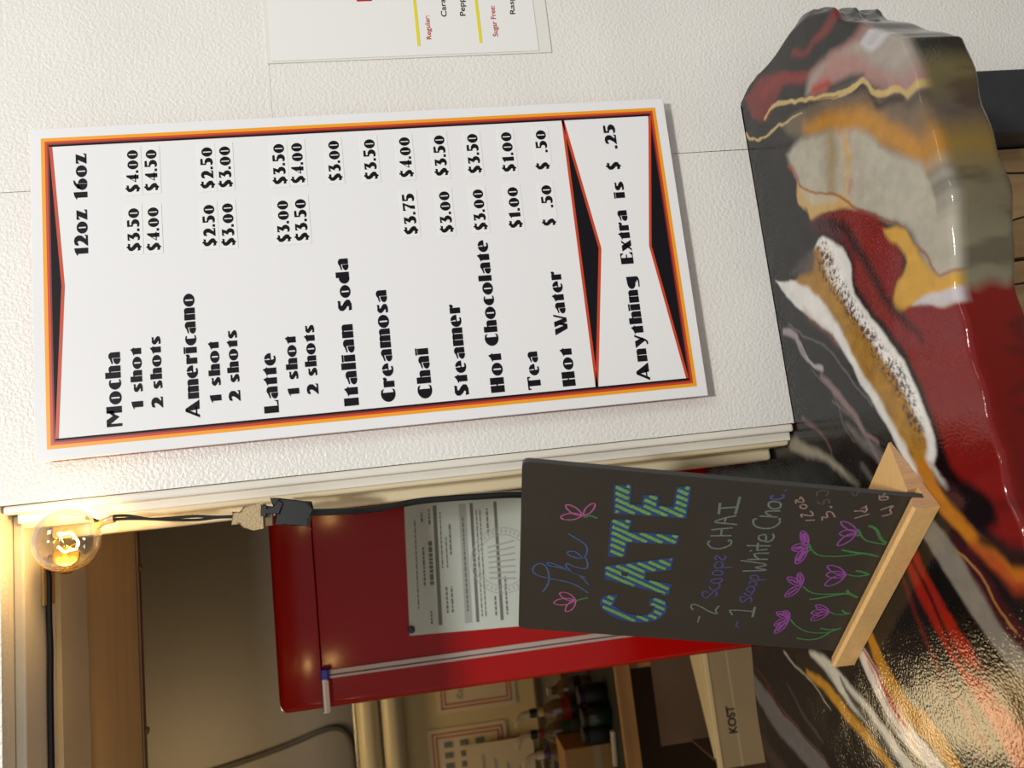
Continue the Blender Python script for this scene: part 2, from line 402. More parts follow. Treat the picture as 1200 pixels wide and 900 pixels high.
def blend(a, rgb, tex):
    global C
    c = np.array(lin(rgb))[None]
    if tex: c = c*(1+tex*(fbm(gx, gy, 130, 77)[:, None]-.5)*2)
    C = C*(1-a[:, None])+c*a[:, None]
PXMM = 1/1150.0
def stroke(pts, wpx, rgb, soft=2.0, alpha=1.0, tex=.15):
    P = smoothpath([np.array(Zp(*p)) for p in pts], 5)
    ws = wpx if hasattr(wpx, '__len__') else [wpx]*len(pts)
    wid = np.interp(np.linspace(0, len(pts)-1, len(P)), np.arange(len(pts)), np.array(ws))*PXMM/2
    s = soft*PXMM; d = seg_dist(P, wid); a = np.clip(.5-d/(2*s), 0, 1); a = a*a*(3-2*a)*alpha; blend(a, rgb, tex)
def blob(pts, rgb, soft=3.0, alpha=1.0, tex=.15, mask=None):
    P = [np.array(Zp(*p)) for p in pts]; P = smoothpath(P+[P[0]], 4); n = len(P)
    d = seg_dist(P, np.zeros(n)); ins = np.zeros(NV, bool)
    for i in range(n-1):
        x0, y0 = P[i]; x1, y1 = P[i+1]
        c = ((y0 > WY) != (y1 > WY)) & (WX < (x1-x0)*(WY-y0)/((y1-y0) if abs(y1-y0) > 1e-12 else 1e-12)+x0); ins ^= c
    sd = np.where(ins, -d, d); s = soft*PXMM; a = np.clip(.5-sd/(2*s), 0, 1); a = a*a*(3-2*a)*alpha
    if mask is not None: a = a*mask
    blend(a, rgb, tex)
lace = np.clip((vnoise(gx*1.5+gy, gy-gx*.5, 420, 5)-.45)*5, 0, 1)
# --- art, right end
blob([(872, 118), (893, 92), (925, 85), (912, 112), (900, 142), (882, 140)], (104, 30, 30), 5)
stroke([(893, 112), (915, 92), (945, 88), (975, 72), (1008, 48)], [14, 10, 9, 10, 12], (118, 34, 34), 5)
stroke([(930, 62), (945, 60), (955, 48), (972, 30)], [6, 5, 7, 12], (104, 34, 32), 5)
blob([(945, 108), (952, 82), (985, 60), (1010, 44), (1022, 40), (1052, 52), (1062, 78), (1074, 118), (1050, 104), (1010, 94), (975, 104)], (148, 138, 128), 8)
blob([(950, 100), (972, 70), (1000, 62), (1030, 80), (1060, 90), (1068, 112), (1030, 98), (1000, 92), (975, 104)], (150, 96, 92), 9, .7)
stroke([(953, 103), (970, 100)], 9, (150, 50, 40), 5)
stroke([(972, 105), (995, 96), (1012, 90)], [7, 9, 3], (30, 30, 30), 5, .9)
stroke([(1012, 48), (1022, 56), (1035, 44)], 5, (190, 190, 200), 4, .7)
blob([(915, 148), (950, 120), (1000, 112), (1040, 108), (1068, 125), (1085, 170), (1090, 200), (1040, 165), (980, 155), (930, 160)], (98, 84, 68), 6)
stroke([(945, 148), (985, 144), (1035, 150), (1072, 176), (1092, 192)], [12, 22, 26, 22, 12], (166, 116, 38), 9)
stroke([(1020, 108), (1030, 122), (1045, 112), (1060, 114)], 6, (35, 30, 28), 4, .8)
stroke([(896, 142), (910, 124), (945, 114), (980, 113), (1000, 104), (1013, 97), (1025, 108), (1050, 102), (1066, 112), (1078, 134)], [3, 5, 4, 6, 6, 5, 6, 5, 4, 3], (176, 152, 98), 1.2)
stroke([(896, 144), (911, 127), (945, 117), (980, 115)], 1.2, (70, 50, 25), 1, .8)
stroke([(874, 160), (879, 166), (893, 164), (912, 150), (940, 130)], [4, 3, 3, 3, 1.5], (172, 150, 100), 1.1)
blob([(922, 182), (938, 162), (965, 156), (1010, 156), (1050, 180), (1088, 200), (1104, 260), (1114, 340), (1085, 302), (1062, 266), (1010, 247), (985, 236), (950, 228), (935, 215)], (160, 154, 138), 6)
stroke([(972, 162), (975, 190), (974, 225)], [14, 18, 10], (140, 118, 74), 9, .7); stroke([(988, 160), (992, 190), (990, 225)], [6, 8, 3], (190, 142, 60), 7, .7)
stroke([(996, 212), (995, 225)], 4, (170, 80, 70), 4, .6)
stroke([(925, 196), (933, 208), (937, 220)], 5, (150, 70, 50), 4, .7)
blob([(934, 216), (955, 222), (985, 228), (1005, 242), (982, 246), (965, 252), (952, 262), (946, 246), (935, 238)], (180, 148, 92), 3)
blob([(940, 222), (965, 224), (980, 234), (960, 240), (945, 236)], (168, 160, 140), 4, .8)
stroke([(936, 217), (950, 223), (975, 226), (1010, 245), (1040, 257), (1058, 266), (1065, 282), (1085, 292), (1100, 318), (1113, 328)], 2.4, (126, 66, 44), 1.6, .85)
blob([(948, 262), (962, 254), (992, 243), (1025, 252), (1050, 285), (1058, 300), (1054, 330), (1050, 355), (1076, 355), (1121, 359), (1137, 425), (1152, 480), (1166, 540), (1184, 610), (1188, 650), (1150, 612), (1118, 560), (1098, 520), (1085, 470), (1062, 420), (1040, 385), (1005, 345), (1000, 310), (985, 285), (965, 275)], (112, 22, 20), 4)
blob([(1035, 266), (1058, 268), (1078, 292), (1100, 320), (1113, 340), (1121, 358), (1080, 354), (1050, 362), (1050, 335), (1063, 300), (1042, 280)], (186, 142, 56), 3)
blob([(1072, 355), (1085, 344), (1100, 340), (1117, 348), (1122, 358), (1095, 357)], (182, 176, 178), 3)
stroke([(950, 266), (985, 266), (1010, 300), (1035, 345), (1062, 375), (1082, 400)], [10, 12, 10, 9, 6, 3], (40, 8, 12), 6)
blob([(945, 262), (975, 258), (985, 275), (1000, 300), (998, 330), (985, 300), (965, 282)], (52, 16, 26), 6, .9)
stroke([(1003, 340), (1035, 392), (1068, 440), (1090, 490), (1108, 560), (1150, 600)], [5, 9, 10, 8, 22, 30], (16, 8, 10), 6)
# cell strip
blob([(909, 327), (930, 326), (950, 322), (955, 292), (964, 281), (984, 290), (997, 308), (1001, 345), (1036, 393), (1064, 435), (1084, 478), (1094, 515), (1090, 545), (1080, 568), (1070, 558), (1045, 510), (1012, 460), (987, 412), (955, 372), (928, 352)], (205, 202, 196), 2.5)
blob([(938, 320), (948, 304), (958, 290), (974, 296), (988, 345), (1022, 402), (1048, 440), (1072, 480), (1086, 515), (1084, 540), (1100, 580), (1085, 575), (1060, 520), (1022, 458), (997, 415), (975, 370), (952, 338), (935, 328)], (150, 108, 36), 4, tex=.3)
blob([(925, 318), (942, 300), (955, 292), (952, 318)], (66, 60, 56), 6, .9)
blob([(958, 288), (972, 290), (995, 345), (1030, 400), (1060, 440), (1082, 495), (1078, 515), (1050, 465), (1012, 402), (985, 362), (962, 320)], (58, 44, 48), 4, .85, mask=lace)
blob([(960, 286), (985, 296), (998, 345), (1045, 410), (1080, 470), (1075, 485), (1040, 430), (1000, 375), (975, 330)], (220, 216, 210), 4, .75, mask=1-lace)
stroke([(930, 335), (960, 360), (985, 402), (1005, 438)], [12, 12, 10, 5], (210, 206, 202), 4, .8)
stroke([(945, 362), (965, 385), (980, 405)], 5, (140, 90, 80), 5, .5)
stroke([(1080, 548), (1100, 585), (1128, 618), (1160, 650), (1186, 676)], [16, 15, 14, 16, 12], (168, 104, 26), 4)
stroke([(1088, 543), (1097, 556), (1108, 572)], [6, 7, 4], (176, 168, 160), 3, .85, tex=.5)
stroke([(1112, 575), (1122, 588)], 12, (60, 24, 30), 6, .8)
# wisps in the black
stroke([(919, 388), (932, 392), (940, 412), (946, 420)], [8, 9, 6, 3], (150, 138, 140), 3, .85); stroke([(938, 398), (948, 420), (962, 430)], [3, 4, 6], (170, 165, 165), 2, .8)
stroke([(962, 438), (985, 468), (1002, 490), (1012, 508), (1028, 520)], [5, 9, 7, 5, 3], (146, 118, 118), 3, .7)
stroke([(925, 380), (962, 402), (990, 438), (1020, 478)], 1.6, (130, 124, 124), 2, .5); stroke([(950, 430), (975, 460), (990, 505), (1000, 520)], 1.5, (120, 110, 110), 2, .5)
stroke([(941, 490), (955, 500), (972, 522), (975, 545)], [7, 4, 3, 2], (120, 92, 86), 3, .55)
stroke([(928, 520), (945, 528), (968, 536), (985, 552), (1004, 568)], [16, 14, 8, 7, 5], (150, 142, 126), 5, .85)
stroke([(992, 500), (1010, 520), (1035, 540), (1030, 560)], [4, 12, 14, 6], (120, 114, 112), 5, .6); stroke([(1010, 548), (1020, 562)], 6, (110, 104, 100), 4, .6)
stroke([(975, 470), (1005, 500), (1040, 560)], [2, 3, 6], (128, 112, 112), 3, .5)
# --- art, lower left
stroke([(1080, 612), (1102, 640), (1135, 690), (1165, 735), (1205, 782)], [20, 28, 28, 26, 26], (118, 111, 100), 3)
stroke([(1108, 622), (1125, 640), (1155, 690), (1185, 735), (1210, 760)], [4, 12, 16, 18, 20], (56, 18, 24), 4)
stroke([(1120, 645), (1140, 665), (1160, 698), (1190, 742)], 1.8, (160, 112, 56), 1.2)
stroke([(1140, 640), (1165, 660), (1190, 690)], [6, 14, 10], (150, 58, 30), 7, .85); stroke([(1150, 632), (1175, 645), (1200, 668)], [10, 12, 10], (44, 24, 22), 6, .9)
stroke([(1072, 640), (1092, 672), (1125, 720), (1160, 768), (1205, 830)], [12, 20, 22, 20, 24], (8, 8, 8), 3, tex=0)
stroke([(1060, 640), (1082, 690), (1115, 745), (1150, 800), (1205, 880)], [20, 24, 26, 34, 50], (134, 26, 12), 4)
stroke([(1062, 650), (1092, 705), (1125, 770), (1152, 792)], [3, 4, 4, 6], (40, 10, 8), 2.5); stroke([(1160, 780), (1175, 805), (1200, 835)], [20, 26, 30], (26, 14, 14), 6, .9)
stroke([(1050, 660), (1080, 735), (1105, 790), (1150, 870)], [5, 6, 8, 14], (90, 26, 18), 4, .8)
stroke([(1015, 735), (1035, 785), (1058, 822), (1090, 856), (1120, 900)], [14, 18, 24, 26, 16], (166, 112, 20), 3)
stroke([(1060, 806), (1075, 826)], 5, (140, 132, 118), 3, .7)
stroke([(1008, 762), (1024, 795), (1045, 835), (1075, 872), (1100, 905)], [16, 26, 26, 24, 20], (198, 186, 172), 2.5)
stroke([(1010, 760), (1028, 790), (1046, 825), (1066, 855)], [3, 5, 10, 4], (150, 22, 20), 2, .95); stroke([(1016, 775), (1040, 825), (1078, 880)], 2, (150, 60, 50), 2, .7)
stroke([(1000, 770), (1014, 800), (1038, 838), (1056, 858)], 1.8, (50, 40, 40), 1.2)
stroke([(952, 766), (975, 785), (1003, 822), (1035, 862), (1068, 905)], [10, 22, 24, 20, 18], (192, 186, 170), 4)
stroke([(985, 775), (994, 790)], 9, (24, 18, 18), 3); stroke([(985, 792), (1000, 820), (1026, 858), (1052, 900)], [4, 9, 14, 14], (44, 40, 38), 4, .95)
blob([(930, 768), (948, 768), (968, 785), (975, 800), (955, 796), (938, 782)], (38, 30, 26), 6)
stroke([(948, 790), (972, 808), (995, 838), (1022, 872), (1045, 905)], [8, 16, 16, 14, 12], (176, 124, 36), 4)
stroke([(918, 762), (930, 778), (952, 800), (975, 832)], [4, 3, 2, 2], (170, 160, 140), 2, .8)
stroke([(868, 770), (890, 812), (925, 858), (965, 905)], [14, 34, 38, 36], (92, 88, 86), 5); stroke([(880, 850), (900, 880), (920, 905)], [20, 26, 24], (56, 40, 36), 8, .9)
stroke([(880, 775), (898, 800), (912, 828), (938, 858), (975, 902)], [2, 6, 5, 2.5, 2.5], (72, 18, 20), 2)
stroke([(922, 800), (940, 835), (965, 870)], [2, 4, 3], (80, 76, 76), 4, .5)
# --- the edge skin: poured colours run down vertically
sk = SKIRT & (SKZ < -.004)
dn = fbm(EX, SKZ*.35+EY, 60, 90); dn2 = fbm(EX*1.0, SKZ*2.2, 34, 95)
sc = np.zeros((NV, 3))
keys = [(-1.2, (40, 20, 20)), (-.5, (60, 20, 18)), (-.2, (70, 18, 22)), (-.06, (98, 18, 16)), (.025, (112, 26, 22)), (.035, (120, 116, 96)), (.10, (104, 96, 74)), (.125, (124, 102, 52)), (.15, (82, 72, 66)), (.185, (100, 92, 60)), (.205, (44, 42, 38)), (.35, (30, 30, 30))]
kx = [k[0] for k in keys]; kc = np.array([lin(k[1]) for k in keys])
xx = EX+.012*(dn2-.5)
for c in range(3): sc[:, c] = np.interp(xx, kx, kc[:, c])
dk = np.clip((dn-.55)*7, 0, 1)*.45; sc = sc*(1-dk[:, None])+np.array(lin((46, 22, 20)))[None]*dk[:, None]
bl = np.clip((-SKZ-.004)/.006, 0, 1)*sk
C = C*(1-bl[:, None])+sc*bl[:, None]
C = np.clip(C, 0, 1)
me = bpy.data.meshes.new('resin_slab'); me.vertices.add(NV); me.vertices.foreach_set('co', V.astype(np.float32).ravel())
nf = len(F); me.loops.add(nf*4); me.loops.foreach_set('vertex_index', F.astype(np.int32).ravel())
me.polygons.add(nf); me.polygons.foreach_set('loop_start', np.arange(0, nf*4, 4, dtype=np.int32)); me.polygons.foreach_set('loop_total', np.full(nf, 4, dtype=np.int32))
me.update(calc_edges=True); me.validate()
me.polygons.foreach_set('use_smooth', [True]*nf)
ca = me.color_attributes.new('pour', 'FLOAT_COLOR', 'POINT'); ca.data.foreach_set('color', np.concatenate([C, np.ones((NV, 1))], 1).astype(np.float32).ravel())
RESIN = bpy.data.materials.new('poured_resin'); RESIN.use_nodes = True; nt = RESIN.node_tree; bs = nt.nodes['Principled BSDF']
at = nt.nodes.new('ShaderNodeVertexColor'); at.layer_name = 'pour'; nt.links.new(at.outputs[0], bs.inputs['Base Color'])
bs.inputs['Roughness'].default_value = .10; bs.inputs['IOR'].default_value = 1.42; bs.inputs['Coat Weight'].default_value = 0; bs.inputs['Coat Roughness'].default_value = .04
tc = nt.nodes.new('ShaderNodeTexCoord')
na = nt.nodes.new('ShaderNodeTexNoise'); na.inputs['Scale'].default_value = 470; na.inputs['Detail'].default_value = 1
nb = nt.nodes.new('ShaderNodeTexNoise'); nb.inputs['Scale'].default_value = 24; nb.inputs['Detail'].default_value = 1
b1 = nt.nodes.new('ShaderNodeBump'); b1.inputs['Strength'].default_value = .2; b1.inputs['Distance'].default_value = .0007
b2 = nt.nodes.new('ShaderNodeBump'); b2.inputs['Strength'].default_value = .30; b2.inputs['Distance'].default_value = .0030
for n_ in (na, nb): nt.links.new(tc.outputs['Object'], n_.inputs['Vector'])
nt.links.new(na.outputs['Fac'], b1.inputs['Height']); nt.links.new(nb.outputs['Fac'], b2.inputs['Height'])
nt.links.new(b1.outputs[0], b2.inputs['Normal']); nt.links.new(b2.outputs[0], bs.inputs['Normal'])
me.materials.append(RESIN)
counter = thing('bar_counter', 'glossy poured resin bar counter swirled black, red, white and gold', 'counter', (0, 0, 0))
slab = bpy.data.objects.new('resin_slab', me); COL.objects.link(slab); slab.parent = counter
# underside board closes the slab from below
up = [(float(PX[i]), float(PY[i])+.004, ZC-.0475) for i in range(0, nc-20, 25)]
b = MB(); b.prism(up+[(xe-.004, -.004, ZC-.0475), (-1.15, -.004, ZC-.0475)], (0, 0, .012)); b.build('underside_board', BLACKM, counter)
b = MB(); b.box(-1.15, -.045, .0, .20, ZC-.045, ZC-.03); b.build('underside_board', BLACKM, counter)

# below the bar: black post and spalted boards
p0 = onY(1180, 80, -.001); p1 = onY(1180, 157, -.001)
b = MB(); b.box(float(p1[0]), float(p0[0]), -.062, -.0015, -1.7, ZB-.0005); 
zz = float(onY(1180, 157, -.062)[0]), float(onY(1180, 80, -.062)[0])
b = MB(); b.box(zz[0], zz[1], -.062, -.0015, -1.7, ZB-.0005); tag(b.build('support_post', POSTM, bevel=.004, seg=3), 'charcoal painted timber post holding up the right end of the resin counter', 'post')
bar = thing('wood_panelling', 'spalted live-edge wood facing with black cracks under the counter, beside the charcoal post', 'panelling', (0, 0, 0))
x = zz[0]-.002; k = 0
while x > -1.1:
    wd = random.uniform(.10, .15)
    b = MB(); N = 14; zs = np.linspace(-1.69, ZB-.002, N)
    L = [(x-wd+.003*math.sin(z*23+k)+.0015, -.03, z) for z in zs]; R_ = [(x+.0025*math.sin(z*19+k*2)-.001 if k else x, -.03, z) for z in zs[::-1]]
    b.prism(L+R_, (0, .028, 0)); pl_ = b.build('plank', SPALT, bar)
    b = MB()
    for q in range(2):
        cx = x - wd*(.25+.4*q); pts = [(cx+.004*math.sin(z*31+q)+random.uniform(-.002, .002), -.0304, z) for z in np.linspace(-1.5, ZB-.004, 40)]
        b.ribbon(pts, .0022, (0, -1, 0), taper=True)
    b.build('crack', CRACKM, pl_)
    x -= wd+.003; k += 1

# ================================================================== MENU BOARD
YM = -.014                       # front face of the sign
A0 = onY(33, 152, YM); BW = .305; BH = .6009
board = thing('menu_board', 'tall white coffee price menu board with amber and red striped border on the textured wall', 'sign', (0, YM, -BH))
OX = 0.0; OZ = 0.0
def bpx(u, v):
    p = onY(u, v, YM); return float(p[0]), float(p[2])
b = MB(); b.box(0, BW, YM, YM+.0032, -BH, 0); b.build('sign_face', PANELM, board, bevel=.0004, seg=1)
b = MB(); b.box(.0006, BW-.0006, YM+.0033, YM+.0050, -BH+.0006, -.0006); b.build('foam_backing', REDBACK, board)
for sx in (.03, BW-.03):
    for sz in (-.05, -BH+.05):
        b = MB(); b.tube([(sx, YM+.005, sz), (sx, -.0002, sz)], .008, 12); b.build('standoff', BLACKP, board)
def frame_ring(d0, d1, y, m, name):
    b = MB()
    for (x0, x1, z0, z1) in ((d0, BW-d0, -d1, -d0), (d0, BW-d0, -BH+d0, -BH+d1), (d0, d1, -BH+d1, -d1), (BW-d1, BW-d0, -BH+d1, -d1)):
        b.add([(x0, y, z0), (x1, y, z0), (x1, y, z1), (x0, y, z1)], [(0, 1, 2, 3)])
    return b.build(name, m, board)
E0 = YM-.0002
frame_ring(.0098, .0130, E0, YEL, 'amber_stripe'); frame_ring(.0130, .0152, E0, ORG, 'vermilion_stripe')
frame_ring(.0152, .0166, E0, DRED, 'maroon_stripe'); frame_ring(.0166, .0184, E0, INK, 'black_stripe')
def tri(pts, name):
    P = [bpx(*p) for p in pts]; cx = sum(p[0] for p in P)/3; cz = sum(p[1] for p in P)/3
    b = MB(); b.flat([(x, E0-.0001, z) for x, z in P]); b.build(name, INK, board)
    return P
I0, I1_ = .0184, BW-.0184
t_top = [(I0, -.0180), (I1_, -.0180), (bpx(74, 335)[0], bpx(74, 335)[1])]
xb = bpx(762, 288); t_bot = [(I0, -BH+.0180), (I1_, -BH+.0180), (I1_, bpx(761, 134)[1]), (xb[0], xb[1])]
md = [bpx(659, 139), bpx(703, 291), bpx(700, 458)]
md[0] = (I1_, md[0][1]); md[2] = (I0, md[2][1])
for T, edges, nm in ((t_top, [(0, 2), (2, 1)], 'top_wedge'), (t_bot, [(0, 3), (3, 2)], 'bottom_wedge'), (md, [(0, 1), (1, 2), (2, 0)], 'middle_wedge')):
    b = MB(); b.flat([(x, E0-.00005, z) for x, z in T]); b.build(nm, INK, board)
    b = MB()
    for i, j in edges: b.ribbon([(T[i][0], E0-.0001, T[i][1]), (T[j][0], E0-.0001, T[j][1])], .0026, (0, -1, 0))
    b.build(nm+'_outline', ORG, board)

# ---- fat display lettering: every glyph is a list of polygons, cap height 1
def arc(cx, cy, rx, ry, a0, a1, n=12):
    return [(cx+rx*math.cos(math.radians(a0+(a1-a0)*i/n)), cy+ry*math.sin(math.radians(a0+(a1-a0)*i/n))) for i in range(n+1)]
def R(x0, y0, x1, y1): return [(x0, y0), (x1, y0), (x1, y1), (x0, y1)]
def Og(w, h, s=.05, y0=0.0):
    cx, cy, rx, ry = w/2, y0+h/2, w/2, h/2+.015; t = math.degrees(math.asin(min(1, s/rx))); 
    return [arc(cx, cy, rx, ry, 90+t, 270-t, 16), arc(cx, cy, rx, ry, -90+t, 90-t, 16),
            [(cx-s, cy+ry*.72), (cx+s, cy+ry*.72), (cx+s, cy+ry*.985), (cx-s, cy+ry*.985)], [(cx-s, cy-ry*.985), (cx+s, cy-ry*.985), (cx+s, cy-ry*.72), (cx-s, cy-ry*.72)]]
XH = .77; ST = .31
def stemfoot(x): return R(x, 0, x+ST, XH)
def nshoulder(x): return [(x, 0), (x+ST-.01, 0), (x+ST-.01, XH-.16)] + arc(x+ST-.17, XH-.16, .16, .16, 0, 90, 5) + [(x, XH-.02)]
GS = .05
gly = {}
gly['o'] = (Og(.70, XH), .74); gly['0'] = (Og(.74, .86), .80)
gly['I'] = ([R(0, 0, .36, 1)], .42); gly['l'] = ([R(0, 0, ST, 1)], .34)
gly['i'] = ([R(0, 0, ST, XH), R(-.02, .82, ST+.02, .93)], .36)
gly['L'] = ([R(0, 0, .36, 1), [(.36+GS, 0), (.66, 0), (.66, .28), (.60, .10), (.36+GS, .07)], R(.3, 0, .45, .05)], .70)
gly['h'] = ([R(0, 0, ST, 1), nshoulder(ST+GS), R(ST-.02, XH-.12, ST+.06, XH-.04)], .68)
gly['n'] = ([R(0, 0, ST, XH), nshoulder(ST+GS), R(ST-.02, XH-.12, ST+.06, XH-.04)], .68)
gly['m'] = ([R(0, 0, ST, XH), nshoulder(ST+GS), nshoulder(2*ST+2*GS), R(ST-.02, XH-.12, 2*ST+.08, XH-.04)], 1.02)
gly['r'] = ([R(0, 0, ST, XH), [(ST+.02, XH-.20), (ST+.10, XH-.26), (ST+.20, XH-.14), (ST+.18, XH+.02), (ST+.04, XH-.03), (ST-.02, XH-.1)]], .52)
gly['t'] = ([[(.06, 0), (.40, 0), (.40, .62), (.46, .66), (.40, .72), (.34, .94), (.22, .80), (-.02, .66), (.06, .62)]], .48)
gly['a'] = ([[(.36, 0), (.66, 0), (.66, .56)] + arc(.46, .56, .20, .20, 0, 150, 8) + [(.04, .56), (.05, .49), (.36, .56)], arc(.30, .215, .29, .235, 80, 270, 12) + [(.32, .02), (.32, .44)]], .70)
gly['e'] = ([arc(.35, XH/2, .35, XH/2+.012, 97, 300, 18)+[(.50, .14), (.36, .09), (.31, .2), (.31, .7)], arc(.37, XH/2, .31, XH/2+.012, 0, 90, 8)+[(.37, .62), (.40, .55), (.40, .42), (.30, .38), (.30, .33), (.68, .33)]], .72)
gly['c'] = ([arc(.33, XH/2, .33, XH/2+.012, 85, 275, 16), [(.36, XH+.01), (.50, XH-.03), (.52, XH-.12), (.34, XH-.07)], [(.36, -.01), (.50, .03), (.54, .12), (.34, .07)]], .56)
gly['C'] = ([arc(.42, .5, .42, .515, 82, 278, 18), [(.46, 1.01), (.62, .97), (.68, .78), (.60, .86), (.44, .90)], [(.46, -.01), (.62, .03), (.68, .22), (.60, .14), (.44, .10)]], .72)
gly['d'] = ([R(.34, 0, .64, 1), arc(.30, XH/2, .30, XH/2+.01, 84, 276, 14)], .68)
gly['g'] = ([[(.36, -.02), (.66, -.02), (.66, XH), (.36, XH-.02)], arc(.32, .42, .32, .32, 84, 276, 14), [(.08, -.20), (.40, -.24), (.62, -.16), (.66, -.02), (.5, -.02), (.4, -.14), (.1, -.12)]], .70)
S_ = [(.48, .56), (.52, .74), (.36, .70), (.34, .62), (.2, .62), (.2, .56), (.50, .36), (.54, .22), (.50, .08), (.34, -.01), (.08, .0), (.02, .20), (.12, .14), (.22, .12), (.22, .2), (.02, .40), (-.01, .54), (.06, .68), (.20, .76), (.34, .74)]
gly['s'] = ([[(.06, -.01), (.30, -.01), (.48, .08), (.50, .26), (.40, .40), (.26, .52), (.28, .60), (.46, .60), (.46, .76), (.36, .73), (.16, .75), (.04, .64), (.02, .48), (.10, .34), (.22, .22), (.18, .13), (.03, .16)]], .54)
gly['S'] = ([[(.06, -.01), (.38, -.01), (.60, .12), (.62, .34), (.50, .52), (.30, .70), (.32, .82), (.56, .82), (.58, 1.02), (.46, .99), (.20, 1.01), (.04, .88), (.02, .66), (.12, .46), (.28, .30), (.24, .18), (.03, .22)]], .68)
gly['$'] = (gly['S'][0] + [R(.24, -.10, .36, .04), R(.26, .96, .38, 1.10)], .74)
gly['M'] = ([R(0, 0, .14, 1), [(.0, 1), (.36, 1), (.58, .55), (.50, .18), (.10, .86)], [(.50, .18), (.62, .45), (.84, 1), (.58, .62)], R(.72, 0, 1.06, 1), [(.6, .5), (.84, 1), (.84, .5)]], 1.12)
gly['A'] = ([[(.0, 0), (.14, 0), (.46, .92), (.36, 1.0)], [(.36, 1.0), (.50, 1.0), (.92, 0), (.46, 0)], R(.12, .18, .6, .27), R(.62, 0, .92, .04)], .96)
gly['H'] = ([R(0, 0, .36, 1), R(.36, .48, .46, .56), R(.44, 0, .80, 1)], .86)
gly['T'] = ([R(.22, 0, .56, .86), R(0, .90, .78, 1), R(.22, .82, .56, .95), R(0, .78, .07, .95), R(.71, .78, .78, .95)], .80)
gly['E'] = ([R(0, 0, .36, 1), R(.3, .94, .64, 1), [(.5, .94), (.64, .94), (.64, .74)], R(.3, .47, .56, .55), R(.3, 0, .68, .06), [(.5, .06), (.68, .06), (.68, .28)]], .72)
gly['W'] = ([[(0, 1), (.34, 1), (.58, .02), (.42, 0), (.34, .02)], [(.46, 0), (.62, 0), (.72, .5), (.62, .7)], [(.48, 1), (.78, 1), (1.00, .02), (.84, 0), (.76, .0)], [(.88, 0), (.98, 0), (1.22, 1), (1.12, 1)]], 1.2)
gly['x'] = ([[(0, XH), (.34, XH), (.66, 0), (.32, 0)], [(0, 0), (.12, 0), (.66, XH), (.54, XH)]], .68)
gly['y'] = ([[(0, XH), (.34, XH), (.52, .16), (.34, .0)], [(.30, -.24), (.16, -.24), (.14, -.14), (.30, -.10), (.58, XH), (.68, XH), (.42, -.06)]], .68)
gly['z'] = ([[(.04, XH), (.60, XH), (.36, .08), (.0, 0), (.26, .66), (.10, .62), (.04, .52)], [(0, 0), (.60, 0), (.62, .22), (.50, .10), (.2, .08)]], .64)
gly['1'] = ([[(.10, 0), (.42, 0), (.42, 1), (.20, .94), (0, .80), (.02, .76), (.10, .78)]], .50)
gly['2'] = ([[(.0, .0), (.62, .0), (.64, .24), (.54, .12), (.36, .14), (.60, .46), (.62, .72), (.50, .94), (.30, 1.01), (.08, .94), (.02, .72), (.12, .70), (.20, .78), (.30, .74), (.30, .56), (.18, .30), (.0, .06)]], .68)
gly['3'] = ([[(.04, 1), (.56, 1), (.42, .62), (.58, .50), (.62, .28), (.50, .06), (.28, -.02), (.06, .02), (.02, .20), (.14, .16), (.26, .20), (.30, .34), (.22, .48), (.10, .52), (.28, .88), (.12, .86), (.04, .78)]], .66)
gly['4'] = ([[(.30, 0), (.62, 0), (.62, 1), (.52, 1), (.30, .62)], [(.0, .22), (.70, .22), (.70, .30), (.10, .30), (.50, .96), (.50, 1.0)]], .74)
gly['5'] = ([[(.06, 1), (.54, 1), (.56, .82), (.16, .80), (.16, .66), (.40, .64), (.58, .50), (.62, .28), (.50, .06), (.28, -.02), (.06, .02), (.02, .20), (.14, .16), (.26, .22), (.28, .40), (.20, .52), (.06, .54)]], .66)
gly['6'] = ([arc(.34, .36, .34, .375, 84, 270, 14), arc(.38, .32, .30, .335, -90, 84, 14), [(.02, .4), (.10, .72), (.34, .94), (.58, 1.0), (.58, .92), (.40, .80), (.34, .66), (.2, .5)]], .72)
gly['7'] = ([[(.02, 1), (.64, 1), (.40, .40), (.38, 0), (.12, 0), (.16, .34), (.44, .84), (.14, .84), (.02, .76)]], .66)
gly['.'] = ([R(0, 0, .2, .2)], .26)
def layout(s, gap=.055):
    x = 0; polys = []
    for ch in s:
        if ch == ' ': x += .38; continue
        g, adv = gly[ch]; 
        for p in g: polys.append([(a+x, c) for a, c in p])
        x += adv+gap
    return polys, x-.05
def menu_text(s, u0, v0, v1, cap, name='lettering'):
    """s printed on the sign from its baseline start; v1 is how far it runs, cap the letter height in photo pixels"""
    if s[0] in '$.' and cap < 13: cap *= 1.15
    x0, z0 = bpx(u0, v0)
    u = u0
    for _ in range(4):
        x1, z1 = bpx(u, v1); u += (z1 - z0)/ (bpx(u, v1)[1]-bpx(u+1, v1)[1]) 
    W_ = x1-x0; H_ = abs(bpx(u0-cap, v0)[1]-z0)
    polys, tot = layout(s); sx = W_/tot; b = MB()
    for k, (ox, oz) in enumerate(((-.008, 0), (.008, 0), (0, .010))):
        for p in polys: b.flat([(x0+(a+ox)*sx, E0-.00015-k*.00001, z0+(c+oz)*H_) for a, c in p])
    b.build(name, INK, board)
    if s[0] == '$' and cap < 15 and u0 < 725 and len(s) > 1 or s == '.50':
        xa = x0-(.003 if len(s) > 3 else .012); b = MB(); b.box(xa, x1+.003, E0-.00008, E0+.00012, z0-.0028, z0+H_+.0024); b.build('price_sticker', PATCH, board)
